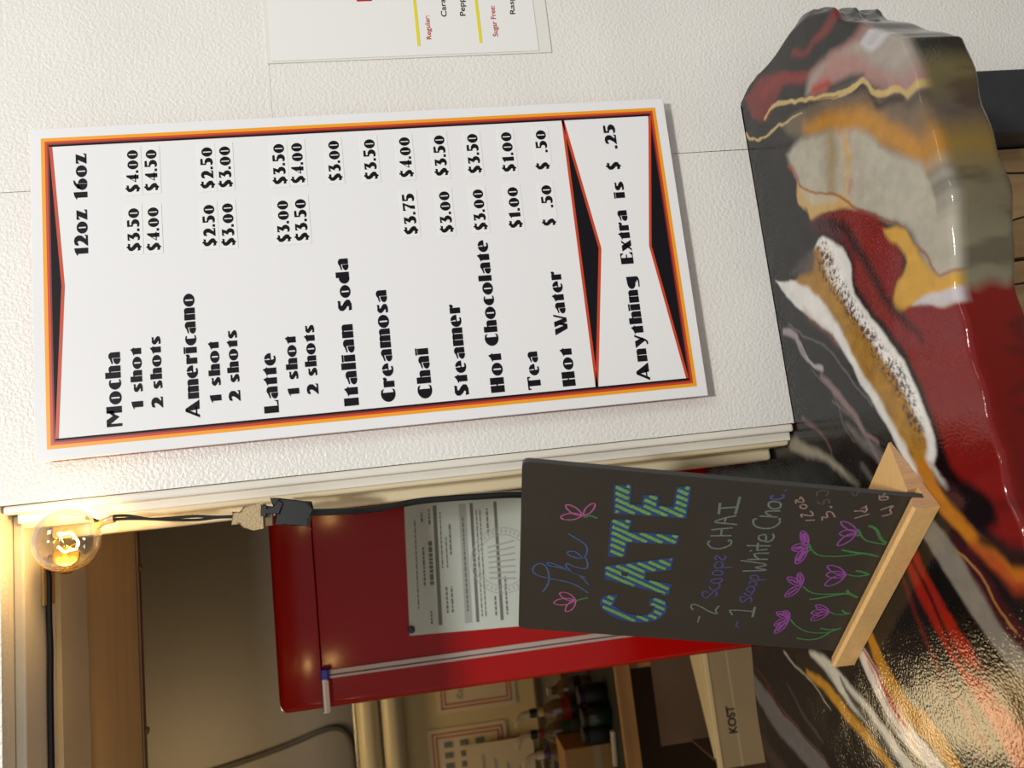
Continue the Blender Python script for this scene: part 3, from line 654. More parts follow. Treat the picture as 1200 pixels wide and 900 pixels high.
for a in [('12oz', 103.5, 298.7, 245, 16), ('16oz', 102.6, 233, 179.5, 16),
          ('Mocha', 143.5, 499, 411.5, 18), ('1 shot', 168, 478.5, 406, 13.5), ('2 shots', 191.3, 477.3, 393, 13.5),
          ('Americano', 234.5, 489, 343, 16.5), ('1 shot', 259.8, 471, 399, 13.5), ('2 shots', 282, 469.5, 386, 13.5),
          ('Latte', 327, 483, 412.5, 17), ('1 shot', 351, 463, 392.7, 13.5), ('2 shots', 373.5, 461.5, 379.8, 13.5),
          ('Italian', 420.7, 474.5, 379.3, 17), ('Soda', 412.3, 364, 302, 15.5), ('Creamosa', 464, 470, 339, 16.5), ('Chai', 507, 466, 406.7, 16.5), ('Steamer', 549.5, 463, 356, 16),
          ('Hot', 591.7, 459, 412.5, 16), ('Chocolate', 584.7, 404.5, 280.5, 15.5), ('Tea', 634.3, 455.7, 411, 15), ('Hot', 674.7, 451.7, 406.5, 15), ('Water', 666.0, 391.5, 317.4, 15),
          ('Anything', 762, 445.4, 323, 15), ('Extra', 742.6, 308.6, 245.6, 14.5), ('is', 732.4, 231.6, 212, 13.5), ('$', 726.5, 198.6, 188, 12.5), ('.25', 723.6, 174, 145, 13.5),
          ('$3.50', 164.7, 294, 243, 12.5), ('$4.00', 163.3, 225, 175, 12.5), ('$4.00', 187.7, 293.3, 242, 12.5), ('$4.50', 185.3, 223.3, 174.5, 12.5),
          ('$2.50', 253.5, 288.3, 239, 12.5), ('$3.00', 275.5, 287.7, 237.3, 12.5), ('$2.50', 251, 220.7, 171.7, 12.5), ('$3.00', 272, 219.3, 170.7, 12.5),
          ('$3.00', 340.5, 283.3, 234, 12.5), ('$3.50', 361.5, 281.7, 232.3, 12.5), ('$3.50', 335.8, 215.7, 167.7, 12.5), ('$4.00', 357, 214.3, 166.7, 12.5),
          ('$3.00', 400.5, 211.7, 164, 12.3), ('$3.50', 442.7, 210, 162.3, 12.3), ('$3.75', 489.3, 274.3, 226, 12.3), ('$4.00', 484, 207.3, 160, 12.3),
          ('$3.00', 531, 272.3, 223.3, 12), ('$3.50', 525, 205.7, 157.7, 12), ('$3.00', 570.7, 269.3, 221, 12), ('$3.50', 564, 202.7, 156, 12),
          ('$1.00', 611.7, 266.7, 218.3, 12), ('$1.00', 604, 201, 154, 12), ('$', 650.7, 264, 254.5, 12), ('.50', 648.5, 243, 216, 11.5), ('$', 643.3, 198.3, 188.5, 12), ('.50', 642, 178.5, 151.7, 11.5)]:
    menu_text(*a)

# ================================================================== LAMINATED SHEET, top right of the menu board
YL = -.0012
def lpx(u, v): p = onY(u, v, YL); return float(p[0]), float(p[2])
sheet = thing('laminated_sheet', 'white laminated flavour list with yellow rules and red headings, right of the menu board', 'sheet', (0, 0, 0))
xl, zt = lpx(319, 72); xr_, zb2 = lpx(632, 63); XW = xl+.36
b = MB(); b.box(xl-.002, XW+.006, -.0012, -.0004, zb2-.013, zt+.005); b.build('laminate_film', LAMIN, sheet)
b = MB(); b.box(xl, XW, -.0018, -.0013, zb2, zt); b.build('paper', PAPER, sheet)
def ftext(s, x, y, z, h, m, parent, sx=1.0, bold=.0, dirx=(1, 0, 0), dirz=(0, 0, 1), name='print', width=None, spacing=1.0):
    cu = bpy.data.curves.new('t', 'FONT'); cu.body = s; cu.size = 1.0; cu.offset = bold; cu.space_character = spacing
    o = bpy.data.objects.new('t', cu); COL.objects.link(o)
    dg = bpy.context.evaluated_depsgraph_get(); me = bpy.data.meshes.new_from_object(o.evaluated_get(dg))
    bpy.data.objects.remove(o); bpy.data.curves.remove(cu)
    v = np.empty(len(me.vertices)*3); me.vertices.foreach_get('co', v); v = v.reshape(-1, 3)
    v = v - [v[:, 0].min(), 0, 0]
    if width: sx = width/(v[:, 0].max()*h)
    dx_ = np.array(dirx); dz_ = np.array(dirz); O = np.array([x, y, z])
    w_ = O[None]+np.outer(v[:, 0]*h*sx, dx_)+np.outer(v[:, 1]*h, dz_)
    if parent is not None: w_ = w_ - np.array(parent.matrix_basis.translation)
    me.vertices.foreach_set('co', w_.ravel()); me.materials.clear(); me.materials.append(m); me.update()
    q = bpy.data.objects.new(name, me); COL.objects.link(q); q.parent = parent; return q
def sheet_text(s, u, v0, v1, hpx, m):
    x0, z0 = lpx(u, v0); x1, _ = lpx(u, v1)
    ftext(s, x0, -.0020, z0, hpx/1.27e3/.70, m, sheet, width=(x1-x0), bold=.012)
sheet_text('Regular:', 505.5, 46.5, 18.5, 6.0, REDINK); sheet_text('Caramel', 523.5, 20, -16, 7, INK); sheet_text('Peppermint', 545.5, 19, -32, 7, INK)
sheet_text('Sugar Free:', 583.5, 43, 7, 6.5, REDINK); sheet_text('Raspberry', 603.5, 17, -29, 6.5, INK)
for (u0, v0) in ((491, 54), (563.5, 50.5)):
    x0, z0 = lpx(u0, v0); b = MB(); b.box(x0, XW-.02, -.0021, -.0019, z0-.0015, z0+.0015); b.build('yellow_rule', YELINK, sheet)
x0, z0 = lpx(427, 2); b = MB(); b.box(x0, x0+.22, -.0021, -.0019, z0-.0075, z0+.0075); b.build('red_heading_bar', REDINK, sheet)

# ================================================================== CHALKBOARD SIGN
fr3 = onZ(1103, 593, ZC); fl3 = onZ(1002, 779, ZC)
DX = (fl3-fr3)/np.linalg.norm(fl3-fr3); DD = np.array([-DX[1], DX[0], 0.]); 
if DD[1] < 0: DD = -DD
BLEN = float(np.linalg.norm(fl3-fr3)); UPZ = np.array([0, 0, 1.0])
TH = math.radians(13.5)
fr3 = fr3 + UPZ*.0006
sign = thing('chalkboard_sign', 'small black chalkboard in a wooden base with chalk drink special and purple flowers', 'chalkboard', tuple(fr3))
def bp(s, d, z): return fr3+DX*s+DD*d+UPZ*z
prof_b = [(0, 0), (.0004, .0185), (.0030, .0198), (.0100, .0165), (.0132, .006), (.0190, .006), (.0176, .0150), (.066, .0022), (.0664, 0)]
b = MB(); b.prism([bp(0, d, z) for d, z in prof_b], DX*BLEN)
o = b.build('wooden_base', None, sign); o.data.materials.append(BASEW); o.data.materials.append(ENDGR)
for p in o.data.polygons:
    if abs(p.normal.dot(Vector(DX))) > .9: p.material_index = 1
UPB = UPZ*math.cos(TH)+DD*math.sin(TH); NB = np.cross(DX, UPB); 
if NB@(CC-fr3) < 0: NB = -NB
PIV = fr3+DD*.0108+UPZ*.0155
def spx(u, v, off=0.0):
    q = onP(u, v, PIV, NB); return q+NB*off
def sst(u, v): q = spx(u, v)-PIV; return q@DX, q@UPB
s_tr, t_tr = sst(612.5, 540.5); s_tl, t_tl = sst(607, 736); s_br, _ = sst(1068, 583)
TT = (t_tr+t_tl)/2
def rc(sa, sb, t0, t1, r):
    P = [(sa, t0), (sb, t0)]
    P += [(sb-r+r*math.cos(math.radians(a)), t1-r+r*math.sin(math.radians(a))) for a in (0, 30, 60, 90)]
    P += [(sa+r+r*math.cos(math.radians(a)), t1-r+r*math.sin(math.radians(a))) for a in (90, 120, 150, 180)]
    return P
pl2 = rc(0, .2015, -.0085, TT, .005)
sh = lambda s, t: s + (s_tr+(s_tl-s_tr)*s/.2015 - s)*max(0, t)/TT
b = MB(); b.prism([PIV+DX*sh(s, t)+UPB*t for s, t in pl2], -NB*.0042); o = b.build('slate_panel', None, sign); o.data.materials.append(SLATE); o.data.materials.append(SLEDGE)
for p in o.data.polygons:
    if abs(p.normal.dot(Vector(NB))) < .9: p.material_index = 1
def chalkline(name, strokes, label=None):
    """strokes: (points in photo pixels, width px, material, closed)"""
    b = MB(); k = 0
    for s in strokes:
        pts, wpx, m = s[:3]; cl = s[3] if len(s) > 3 else False
        P = [spx(u, v, .00025+.00002*(k % 6)) for u, v in pts]; k += 1
        if cl: P = P+[P[0]]
        P = smoothpath(P, 5); b.ribbon(P, wpx*.00093, NB, m)
    return b.build(name, None, sign)
def chalkfill(name, pts, m, off=.0002, holes=None, edge=None, hatch=None):
    b = MB(); b.flat([spx(u, v, off) for u, v in pts], m)
    P = np.array(pts, float)
    if hatch:
        (hx, hy), step, wd = hatch; hn = np.array([-hy, hx])/math.hypot(hx, hy); hd = np.array([hx, hy])/math.hypot(hx, hy)
        c0 = P@hn; k = c0.min()+step*.5
        while k < c0.max():
            for side in (0,):
                ts = []
                for i in range(len(P)):
                    a, c = P[i], P[(i+1) % len(P)]; da, dc = a@hn-k, c@hn-k
                    if da*dc < 0: ts.append((a+(c-a)*da/(da-dc))@hd)
                ts.sort()
                for i in range(0, len(ts)-1, 2):
                    t0, t1 = ts[i]+1.8, ts[i+1]-1.8
                    if t1-t0 > 1.5:
                        for off2 in (-wd*.25, wd*.25):
                            j = random.uniform(-.6, .6)
                            q = [hd*t+hn*(k+off2+random.uniform(-.2, .2)) for t in np.linspace(t0+j, t1-j, 6)]
                            b.ribbon([spx(a[0], a[1], off+.0001+.00002*(off2 > 0)) for a in q], wd*.6*.00093, NB, CH_GREEN, taper=False)
            k += step
    if edge: b.ribbon([spx(u, v, off+.00018) for u, v in pts], edge*.00093, NB, CH_BLUE, closed=True)
    for h in holes or []: b.flat([spx(u, v, off+.00025) for u, v in h], SLATE)
    return b.build(name, None, sign)
def Z(reg, sc, pts): return [(reg[0]+x/sc, reg[1]+y/sc) for x, y in pts]
a3 = ((690, 560), 8.571); a4 = ((690, 640), 8.571)
HT = ((1, .45), 6.6, 3.2)
chalkfill('chalk_letter', Z(*a3, [(258, 65), (425, 72), (412, 265), (540, 270), (545, 172), (698, 172), (690, 278), (850, 290), (885, 88), (1025, 85), (978, 400), (250, 350)]), CH_BLUE, edge=1.2, hatch=HT)
chalkfill('chalk_letter', Z(*a3, [(228, 412), (440, 418), (400, 540), (908, 572), (885, 662), (385, 640), (360, 790), (195, 792)]), CH_BLUE, edge=1.2, hatch=HT)
chalkfill('chalk_letter', Z(*a4, [(158, 200), (855, 112), (822, 232), (572, 262), (566, 330), (832, 382), (802, 488), (160, 325)]), CH_BLUE, edge=1.2, hatch=HT, holes=[Z(*a4, [(322, 262), (392, 264), (384, 302), (330, 292)])])
Cpts = [(290, 482), (262, 545), (240, 588)] + [(310, 640), (380, 672), (460, 690), (530, 698), (600, 680), (645, 640), (660, 600), (612, 590), (620, 525), (690, 512), (765, 545), (785, 605), (770, 660), (725, 710), (640, 750), (530, 762), (420, 755), (320, 730), (220, 690), (140, 630), (112, 570), (135, 510), (200, 485)]
chalkfill('chalk_letter', Z(*a4, Cpts), CH_BLUE, edge=1.2, hatch=HT)
a2 = ((620, 570), 6.0)
chalkline('chalk_script_word', [(Z(*a2, [(95, 740), (130, 690), (140, 640), (125, 570), (80, 540), (35, 560), (30, 600), (80, 630), (200, 655), (300, 680), (370, 715), (415, 748)]), 1.7, CH_SKY),
    (Z(*a2, [(420, 690), (360, 630), (250, 580), (150, 555), (125, 540), (150, 535), (230, 565), (300, 600), (400, 640)]), 1.7, CH_SKY),
    (Z(*a2, [(300, 600), (262, 560), (270, 540), (330, 565), (400, 575), (412, 545), (400, 500)]), 1.7, CH_SKY),
    (Z(*a2, [(400, 500), (330, 500), (275, 475), (280, 455), (330, 460), (380, 500), (405, 470), (405, 420), (360, 380), (275, 330)]), 1.7, CH_SKY)])
def petal(c, tip, wd):
    c = np.array(c, float); t = np.array(tip, float); d = t-c; n = np.array([-d[1], d[0]])/max(np.linalg.norm(d), 1e-6)
    return [tuple(c), tuple(c+d*.4+n*wd), tuple(c+d*.8+n*wd*.85), tuple(t), tuple(c+d*.8-n*wd*.85), tuple(c+d*.4-n*wd)]
def flower(c, tips, wd, m, stem, mstem, fill=0, extra=()):
    S = []
    for i, t in enumerate(tips):
        S.append((petal(c, t, wd), 1.5, m, True))
        if fill: S.append(([tuple(np.array(c)+(np.array(t)-np.array(c))*.25), tuple(np.array(c)+(np.array(t)-np.array(c))*.85)], wd*fill, m))
    for q in stem: S.append((q[0], q[1], mstem))
    for q in extra: S.append(q)
    chalkline('chalk_flower', S)
flower((683, 604), [(663, 592), (657, 606), (697, 590)], 3.6, CH_PINK, [([(684, 606), (692, 604), (700, 607)], 2)], CH_STEM)
flower((675, 703), [(656, 695), (649, 706), (663, 716)], 3.6, CH_PINK, [([(675, 704), (680, 702), (689, 700)], 2)], CH_STEM)
a7 = ((900, 560), 7.5); a8 = ((880, 660), 7.5)
def q7(*p): return Z(*a7, p)
def q8(*p): return Z(*a8, p)
flower(q7((345, 600))[0], q7((300, 465), (210, 620), (245, 750)), 4.2, CH_PURP, [(q7((345, 600), (375, 620), (440, 675), (560, 688), (700, 680), (840, 665), (975, 690)), 1.6), (q7((648, 630), (740, 650), (860, 665), (940, 680)), 2.4), (q7((360, 580), (375, 620), (335, 655)), 1.6)], CH_STEM, fill=.9)
flower(q7((790, 470))[0], q7((640, 385), (628, 490), (608, 590)), 3.4, CH_PURP, [(q7((800, 480), (850, 540), (930, 565), (1035, 582)), 1.6), (q7((885, 415), (950, 450), (990, 530), (1040, 570)), 2.6), (q7((790, 450), (810, 485), (780, 510)), 2)], CH_STEM)
flower(q8((445, 190))[0], q8((320, 125), (425, 80), (300, 290)), 3.4, CH_PURP, [(q8((455, 200), (520, 250), (620, 270), (820, 262)), 1.6), (q8((512, 315), (600, 305), (700, 285), (840, 265), (940, 300)), 2.4), (q8((842, 232), (860, 260), (900, 280)), 3)], CH_STEM, fill=.6)
flower(q8((840, 95))[0], q8((672, 25), (662, 100), (650, 192)), 3.8, CH_PURP, [(q8((850, 95), (900, 108), (960, 110), (1045, 95)), 1.6), (q8((920, 62), (975, 72), (1040, 98)), 2.4)], CH_STEM)
flower(q8((340, 480))[0], q8((225, 430), (290, 415), (205, 545), (210, 612)), 3.2, CH_PURP, [(q8((345, 490), (400, 550), (500, 600), (650, 608), (790, 565)), 1.6), (q8((400, 655), (500, 670), (600, 655), (700, 600), (790, 568)), 2), (q8((612, 568), (680, 580), (740, 575)), 2.2)], CH_STEM, fill=.8)
flower(q8((690, 425))[0], q8((570, 370), (530, 435), (525, 495)), 3.2, CH_PURP, [(q8((690, 425), (740, 445), (800, 450), (875, 438)), 1.5), (q8((800, 408), (825, 432), (870, 436)), 2)], CH_STEM, fill=.4)
a5 = ((800, 560), 9.0); a6 = ((800, 640), 7.5)
q5 = lambda *p: Z(*a5, p); q6 = lambda *p: Z(*a6, p)
LW = 1.7
chalkline('chalk_line_scoops_chai', [(q6((148, 612), (132, 668)), 1.5, CH_WHITE), (q6((92, 558), (72, 530), (95, 508), (160, 530), (230, 570), (300, 592), (290, 560), (320, 520)), LW, CH_WHITE),
    (q6((230, 405), (190, 395), (172, 420), (205, 452), (240, 425), (275, 395), (300, 400), (290, 440)), LW, CH_VIOL),
    (q6((232, 350), (250, 378), (300, 375), (325, 350), (320, 320)), LW, CH_VIOL), (q6((322, 320), (270, 320), (250, 295), (290, 285), (340, 280), (345, 300), (322, 320)), LW, CH_VIOL),
    (q6((330, 250), (280, 250), (262, 235), (285, 212), (340, 215), (350, 240), (330, 250)), LW, CH_VIOL), (q6((440, 184), (350, 184), (290, 190), (282, 160), (310, 135), (350, 145), (350, 180)), LW, CH_VIOL),
    (q6((300, 118), (282, 100), (300, 78), (330, 105), (360, 118), (378, 95), (372, 76)), LW, CH_VIOL),
    (q5((285, 660), (265, 690), (310, 735), (400, 742), (490, 710), (515, 670), (490, 650), (480, 670)), LW, CH_WHITE),
    (q5((300, 545), (530, 522)), LW, CH_WHITE), (q5((290, 608), (515, 605)), LW, CH_WHITE), (q5((412, 535), (405, 605)), LW, CH_WHITE),
    (q5((575, 490), (480, 480), (340, 462), (450, 420), (565, 395)), LW, CH_WHITE), (q5((455, 425), (440, 475)), LW, CH_WHITE),
    (q5((395, 260), (380, 380)), 2.2, CH_WHITE), (q5((385, 318), (560, 305)), LW, CH_WHITE), (q5((603, 195), (580, 290), (555, 378)), 2.2, CH_WHITE)])
chalkline('chalk_line_scoop_white_choc', [(q6((488, 655), (470, 690), (490, 712)), 1.6, CH_VIOL), (q6((440, 605), (415, 570), (430, 560), (540, 565), (620, 572)), LW, CH_WHITE), (q6((635, 530), (612, 622)), 2.2, CH_WHITE),
    (q6((545, 445), (512, 440), (506, 470), (530, 488), (560, 465), (590, 445), (605, 465), (600, 488)), LW, CH_VIOL), (q6((540, 405), (560, 428), (600, 425), (615, 405)), LW, CH_VIOL),
    (q6((560, 380), (580, 355), (620, 355), (632, 380), (610, 400), (580, 395), (562, 380)), LW, CH_VIOL), (q6((580, 335), (600, 308), (640, 315), (648, 335), (620, 350), (590, 345)), LW, CH_VIOL),
    (q6((735, 290), (660, 296), (610, 290), (595, 270), (620, 252), (660, 262), (665, 290)), LW, CH_VIOL),
    (q6((525, 216), (735, 208), (640, 185), (735, 158), (510, 122)), LW, CH_WHITE),
    (q5((680, 856), (900, 855)), LW, CH_WHITE), (q5((800, 850), (762, 820), (770, 795), (910, 790)), LW, CH_WHITE), (q5((782, 762), (895, 748)), LW, CH_WHITE), (q5((715, 762), (722, 772)), 2.6, CH_WHITE),
    (q5((672, 712), (930, 714)), LW, CH_WHITE), (q5((795, 680), (785, 760)), LW, CH_WHITE), (q5((875, 665), (810, 650), (805, 610), (870, 595), (880, 640), (875, 670), (930, 660), (962, 620), (950, 585)), LW, CH_WHITE),
    (q5((785, 425), (745, 440), (760, 500), (850, 530), (950, 520), (1020, 470), (1020, 420)), LW, CH_WHITE), (q5((805, 398), (1000, 410)), LW, CH_WHITE), (q5((940, 400), (885, 375), (890, 350), (1030, 345)), LW, CH_WHITE),
    (q5((960, 325), (910, 300), (915, 255), (980, 248), (1030, 265), (1025, 310), (960, 325)), LW, CH_WHITE), (q5((965, 180), (930, 195), (950, 225), (1020, 220), (1065, 195), (1045, 170)), 2.2, CH_VIOL), (q5((1082, 122), (1090, 130)), 2.8, CH_VIOL)])
chalkline('chalk_price_note', [(q7((330, 372), (412, 368)), 1.3, CH_ROSE), (q7((300, 345), (290, 320), (330, 325), (360, 330), (395, 325), (385, 300), (370, 290)), 1.4, CH_ROSE),
    (q7((285, 262), (285, 240), (320, 232), (340, 250), (320, 268), (285, 262)), 1.3, CH_ROSE), (q7((245, 222), (245, 190), (275, 210), (315, 205), (290, 165), (275, 190)), 1.3, CH_ROSE),
    (q7((475, 372), (478, 340), (520, 345), (515, 300), (560, 300), (590, 345)), 1.3, CH_ROSE), (q7((545, 258), (560, 248)), 2.4, CH_ROSE),
    (q7((440, 200), (445, 222), (490, 225), (490, 195), (530, 190), (540, 222)), 1.2, CH_GREY), (q7((430, 160), (430, 125), (480, 108), (530, 120), (510, 155)), 1.2, CH_GREY),
    (q7((760, 352), (890, 315)), 1.3, CH_ROSE), (q7((755, 290), (830, 288), (850, 300), (868, 275), (855, 255), (815, 270), (870, 240)), 1.4, CH_ROSE),
    (q7((735, 125), (770, 155), (800, 110), (815, 120)), 1.1, CH_GREY), (q7((985, 280), (1095, 242), (1070, 275), (1080, 310), (1000, 335)), 1.4, CH_ROSE),
    (q7((980, 150), (985, 190), (1050, 185), (1045, 160), (1000, 168), (1030, 130)), 1.3, CH_ROSE)])

# ================================================================== STRING LIGHTS: bulb, sockets, cord, plug
def bulb(name, c, axis, label):
    r = .0268; t = thing(name, label, 'light bulb', tuple(c)); c = Vector(c); A = Vector(axis).normalized()
    pr = [(r*math.sin(a), -r*math.cos(a)) for a in np.linspace(.02, math.pi*.86, 22)] + [(.0105, r*.99), (.0100, r*1.12)]
    b = MB(); vs, fs = lathe(pr, c, A, 40); b.add(vs, fs[:-1]); b.build('glass_globe', GLASS, t, smooth=True)
    b = MB(); b.add(*lathe([(.0098, r*1.02), (.0105, r*1.1), (.0095, r*1.35), (.0104, r*1.4), (.0095, r*1.45), (.0098, r*1.6)], c, A, 20)); b.build('screw_cap', BRASS, t, smooth=True)
    # clear inner stem, support wires and zig-zag filament
    u = A.orthogonal().normalized(); v = A.cross(u)
    b = MB(); b.tube([c+A*r*1.0, c+A*r*.55], .0035, 10); b.build('glass_stem', GLASS, t, smooth=True)
    b = MB()
    pts = []
    for i in range(9):
        a = i/8*math.pi*1.5; pts.append(c+u*math.cos(a)*.010+v*math.sin(a)*.008+A*(.001+.004*(i % 2)))
    b.tube(pts, .0009, 6); b.build('filament', FILAM, t)
    b = MB(); b.tube([c+A*r*.5, pts[0]], .0004, 5); b.tube([c+A*r*.5, pts[-1]], .0004, 5); b.tube([c+A*r*.5, pts[4]], .0003, 5); b.build('support_wire', CHROME, t)
    l = bpy.data.lights.new('bulb_light', 'POINT'); l.energy = 0.30; l.color = (1.0, .62, .24); l.shadow_soft_size = .006
    lo = bpy.data.objects.new('bulb_light', l); COL.objects.link(lo); lo.location = c; return t
bc = onY(78, 633, -.008); bulb('string_light_bulb', bc, (-.45, .75, .35), 'clear round lit bulb in the top corner of the serving opening')
b2c = (-.43, .010, -.004); bulb('string_light_bulb', (-.80, .012, -.006), (-.3, .5, .5), 'clear round lit bulb on the string, furthest left of the three'); bulb('string_light_bulb', b2c, (-.3, .5, .5), 'clear round lit bulb on the string further left under the head of the opening')
# cord along the head
cp = [onY(u, v, y) for u, v, y in [(60, 652, .052), (55, 664, .056), (54, 680, .058), (56, 720, .057), (59, 760, .056), (59, 800, .056), (55, 850, .056), (53, 900, .056), (56, 960, .056)]]
cp = [np.array([p[0], p[1], min(p[2], HZ-.0035)]) for p in cp]
cp += [np.array([-.38, .055, .0225]), np.array([-.45, .055, .0232]), np.array([-.7, .055, .0225]), np.array([-1.1, .055, .019])]
b = MB(); b.tube(smoothpath(cp), .0027, 8); tag(b.build('hanging_cable', CORDM, smooth=True), 'thick black cord of the string lights running under the head of the opening', 'cord')
# clear mounting clip with socket
s0 = onY(50, 668, .066); clip = thing('adhesive_hook', 'clear plastic adhesive hook holding the black cord beside the lit bulb', 'hook', (float(s0[0]), .066, HZ-.0002))
CLIPM = mat('clear_clip_plastic', (196, 166, 110), 0.1, coat=1)
b = MB(); b.box(float(s0[0])-.032, float(s0[0])+.012, -.0+.050, .072, HZ-.0026, HZ-.0003); b.build('backplate', CLIPM, clip, bevel=.0008)
b = MB(); xh = float(s0[0]); b.tube(smoothpath([(xh, .066, HZ-.003), (xh, .067, HZ-.010), (xh, .058, HZ-.0145), (xh, .050, HZ-.010)]), .0016, 8); b.build('hook', CLIPM, clip, smooth=True)
# thin twin wires bulb -> plug
for k in (0, 1):
    pts = [onY(u, v+k*2.2-1+1.2*math.sin(i*1.9+k*math.pi), -.006) for i, (u, v) in enumerate([(100, 606), (118, 611), (130, 607), (150, 606), (175, 608), (200, 608), (230, 607), (255, 606), (280, 605)])]
    b = MB(); b.tube(smoothpath(pts), .0013, 7); tag(b.build('twin_wire', CORDM, smooth=True), ('upper' if k == 0 else 'lower') + ' thin dark wire of the twisted pair from the corner bulb to the ivory plug', 'wire')
e0 = onY(116, 613, -.004); b = MB(); b.tube(smoothpath([onY(112, 617, -.002), onY(122, 611, -.005), onY(134, 608, -.006)]), [.0034]*13, 10); tag(b.build('cable_clip', CLIPM, smooth=True), 'small clear clip gripping the thin wires beside the corner bulb', 'clip')
# ivory plug and black socket
YP = -.010
def pp(u, v, y=YP): return Vector(onY(u, v, y))
plug = thing('plug', 'ivory moulded plug joined to the black cord socket on the jamb', 'plug', tuple(pp(300, 605)))
prof_p = [(273, 601), (281, 600), (286, 594), (293, 591.5), (306, 590), (307, 618), (297, 620), (285, 618), (280, 613.5), (273, 613.5)]
b = MB(); b.prism([pp(u, v, YP-.006) for u, v in prof_p], (0, .012, 0)); b.build('plug_body', BEIGEP, plug, bevel=.0012, seg=2)
b = MB(); b.prism([pp(u, v, YP-.004) for u, v in [(306, 593), (318, 594), (318, 615), (306, 616)]], (0, .008, 0)); b.build('plug_collar', CLEARP, plug, bevel=.0006)
sock = thing('cord_socket', 'black cord socket with locking tab plugged onto the ivory plug', 'socket', tuple(pp(340, 600)))
b = MB(); b.prism([pp(u, v, YP-.007) for u, v in [(319, 585), (326, 583.5), (352, 586.5), (361, 589), (363, 597), (362, 607), (359, 615), (340, 616), (325, 613), (323, 600)]], (0, .013, 0)); b.build('socket_body', BLACKP, sock, bevel=.0016, seg=3)
b = MB(); b.prism([pp(u, v, YP-.0085) for u, v in [(306, 592), (311, 592), (312, 596), (320, 594), (326, 586), (330, 590), (326, 602), (312, 602), (310, 606), (306, 604)]], (0, .004, 0)); b.build('locking_tab', BLACKP, sock, bevel=.0006)
b = MB(); zc_ = [(361, 600, YP), (380, 600, -.006), (410, 599, 0), (430, 597.5, .006), (460, 593, .012), (490, 587.5, .018), (520, 584.5, .022), (560, 582, .026), (612, 580, .03), (680, 584, .04), (760, 592, .06)]
pts = [onY(*q) for q in zc_]; pts += [np.array([pts[-1][0]-.01, .09, ZC+.03]), np.array([pts[-1][0]-.02, .12, ZC+.006]), np.array([pts[-1][0]-.03, .16, ZC+.0045])]
b.tube(smoothpath(pts), .0030, 10); tag(b.build('extension_cord', CORDM, smooth=True), 'thick black cord hanging from the socket down in front of the red fridge', 'cord')

# ================================================================== RED FRIDGE
YF = .56
fx0 = float(onY(333, 838.5, YF)[0]); fz1 = float(onY(318, 700, YF)[2]); fx1 = fx0+.60
fz_d = float(onY(368, 660, YF)[2])
fridge = thing('fridge', 'glossy red retro refrigerator with chrome strip and papers behind the serving opening', 'refrigerator', ((fx0+fx1)/2, YF+.3, -1.7))
def fridge_shell(name, z0, z1, y1, topr):
    r = .014; o_ = [(fx0, y1), (fx0, YF+r)] + [(fx0+r-r*math.cos(a), YF+r-r*math.sin(a)) for a in np.linspace(.2, math.pi/2-.2, 6)] + [(fx0+r, YF)]
    o_ += [(fx1-r, YF)] + [(fx1-r+r*math.sin(a), YF+r-r*math.cos(a)) for a in np.linspace(.2, math.pi/2-.2, 6)] + [(fx1, YF+r), (fx1, y1)]
    n = len(o_); lay = [(z0, .0008), (z0+.0008, 0)]
    lay += [(z1-topr+topr*math.sin(a), topr-topr*math.cos(a)) for a in np.linspace(0, math.pi/2, 7)]
    cxm = (fx0+fx1)/2; cym = YF+.3; vs = []
    for z, ins in lay:
        for x, y in o_: vs.append((x+(ins if x < cxm-.2 else -ins if x > cxm+.2 else 0), y+(ins if y < YF+.02 else 0), z))
    fs = [tuple(reversed(range(n))), tuple((len(lay)-1)*n+j for j in range(n))]
    for i in range(len(lay)-1):
        for j in range(n): fs.append((i*n+j, i*n+(j+1) % n, (i+1)*n+(j+1) % n, (i+1)*n+j))
    b = MB(); b.add(vs, fs); o = b.build(name, FRED, fridge)
    bm = bmesh.new(); bm.from_mesh(o.data); bmesh.ops.recalc_face_normals(bm, faces=bm.faces); bm.to_mesh(o.data); bm.free()
    o.data.polygons.foreach_set('use_smooth', [True]*len(o.data.polygons)); o.data.set_sharp_from_angle(angle=math.radians(35)); return o
b = MB(); b.box(fx0+.002, fx1-.002, YF+.062, YF+.6, -1.66, fz_d); b.build('body', FRED, fridge, bevel=.003)
for sx in (fx0+.06, fx1-.06):
    for sy in (YF+.08, YF+.52):
        b = MB(); b.tube([(sx, sy, -1.7), (sx, sy, -1.655)], .02, 12); b.build('foot', BLACKP, fridge)
fridge_shell('door', -1.64, fz_d-.0008, YF+.06, .0008)
fridge_shell('top_fascia', fz_d+.0008, fz1, YF+.6, .012)
YD = YF-.0002
sxp = float(onY(385, 789, YD)[0]); 
b = MB(); b.box(sxp-.0075, sxp+.0055, YD-.0025, YD, -1.6, fz_d-.012); b.build('door_strip', STRIPM, fridge, bevel=.0008)
b = MB(); b.box(sxp-.0035, sxp-.0015, YD-.0028, YD-.0024, -1.6, fz_d-.012); b.build('strip_groove', DARKM, fridge)
h0 = onY(379, 785, YD-.008); h1 = onY(381, 836, YD-.008)
hinge = MB(); hinge.box(float(h1[0]), float(h0[0]), YD-.012, YD+.004, float(h0[2])-.006, float(h0[2])+.004); ho = hinge.build('hinge_bracket', CHROME, fridge, bevel=.0018, seg=2)
b = MB(); b.box(float(h1[0])+.002, float(h0[0])-.016, YD-.0135, YD-.0122, float(h0[2])-.007, float(h0[2])-.001); b.build('hinge_highlight_strip', STRIPM, ho)
b = MB(); b.box(float(h0[0])-.014, float(h0[0])+.002, YD-.016, YD+.002, float(h0[2])-.008, float(h0[2])+.004); b.build('blue_end_cap', BLUEC, ho, bevel=.002)
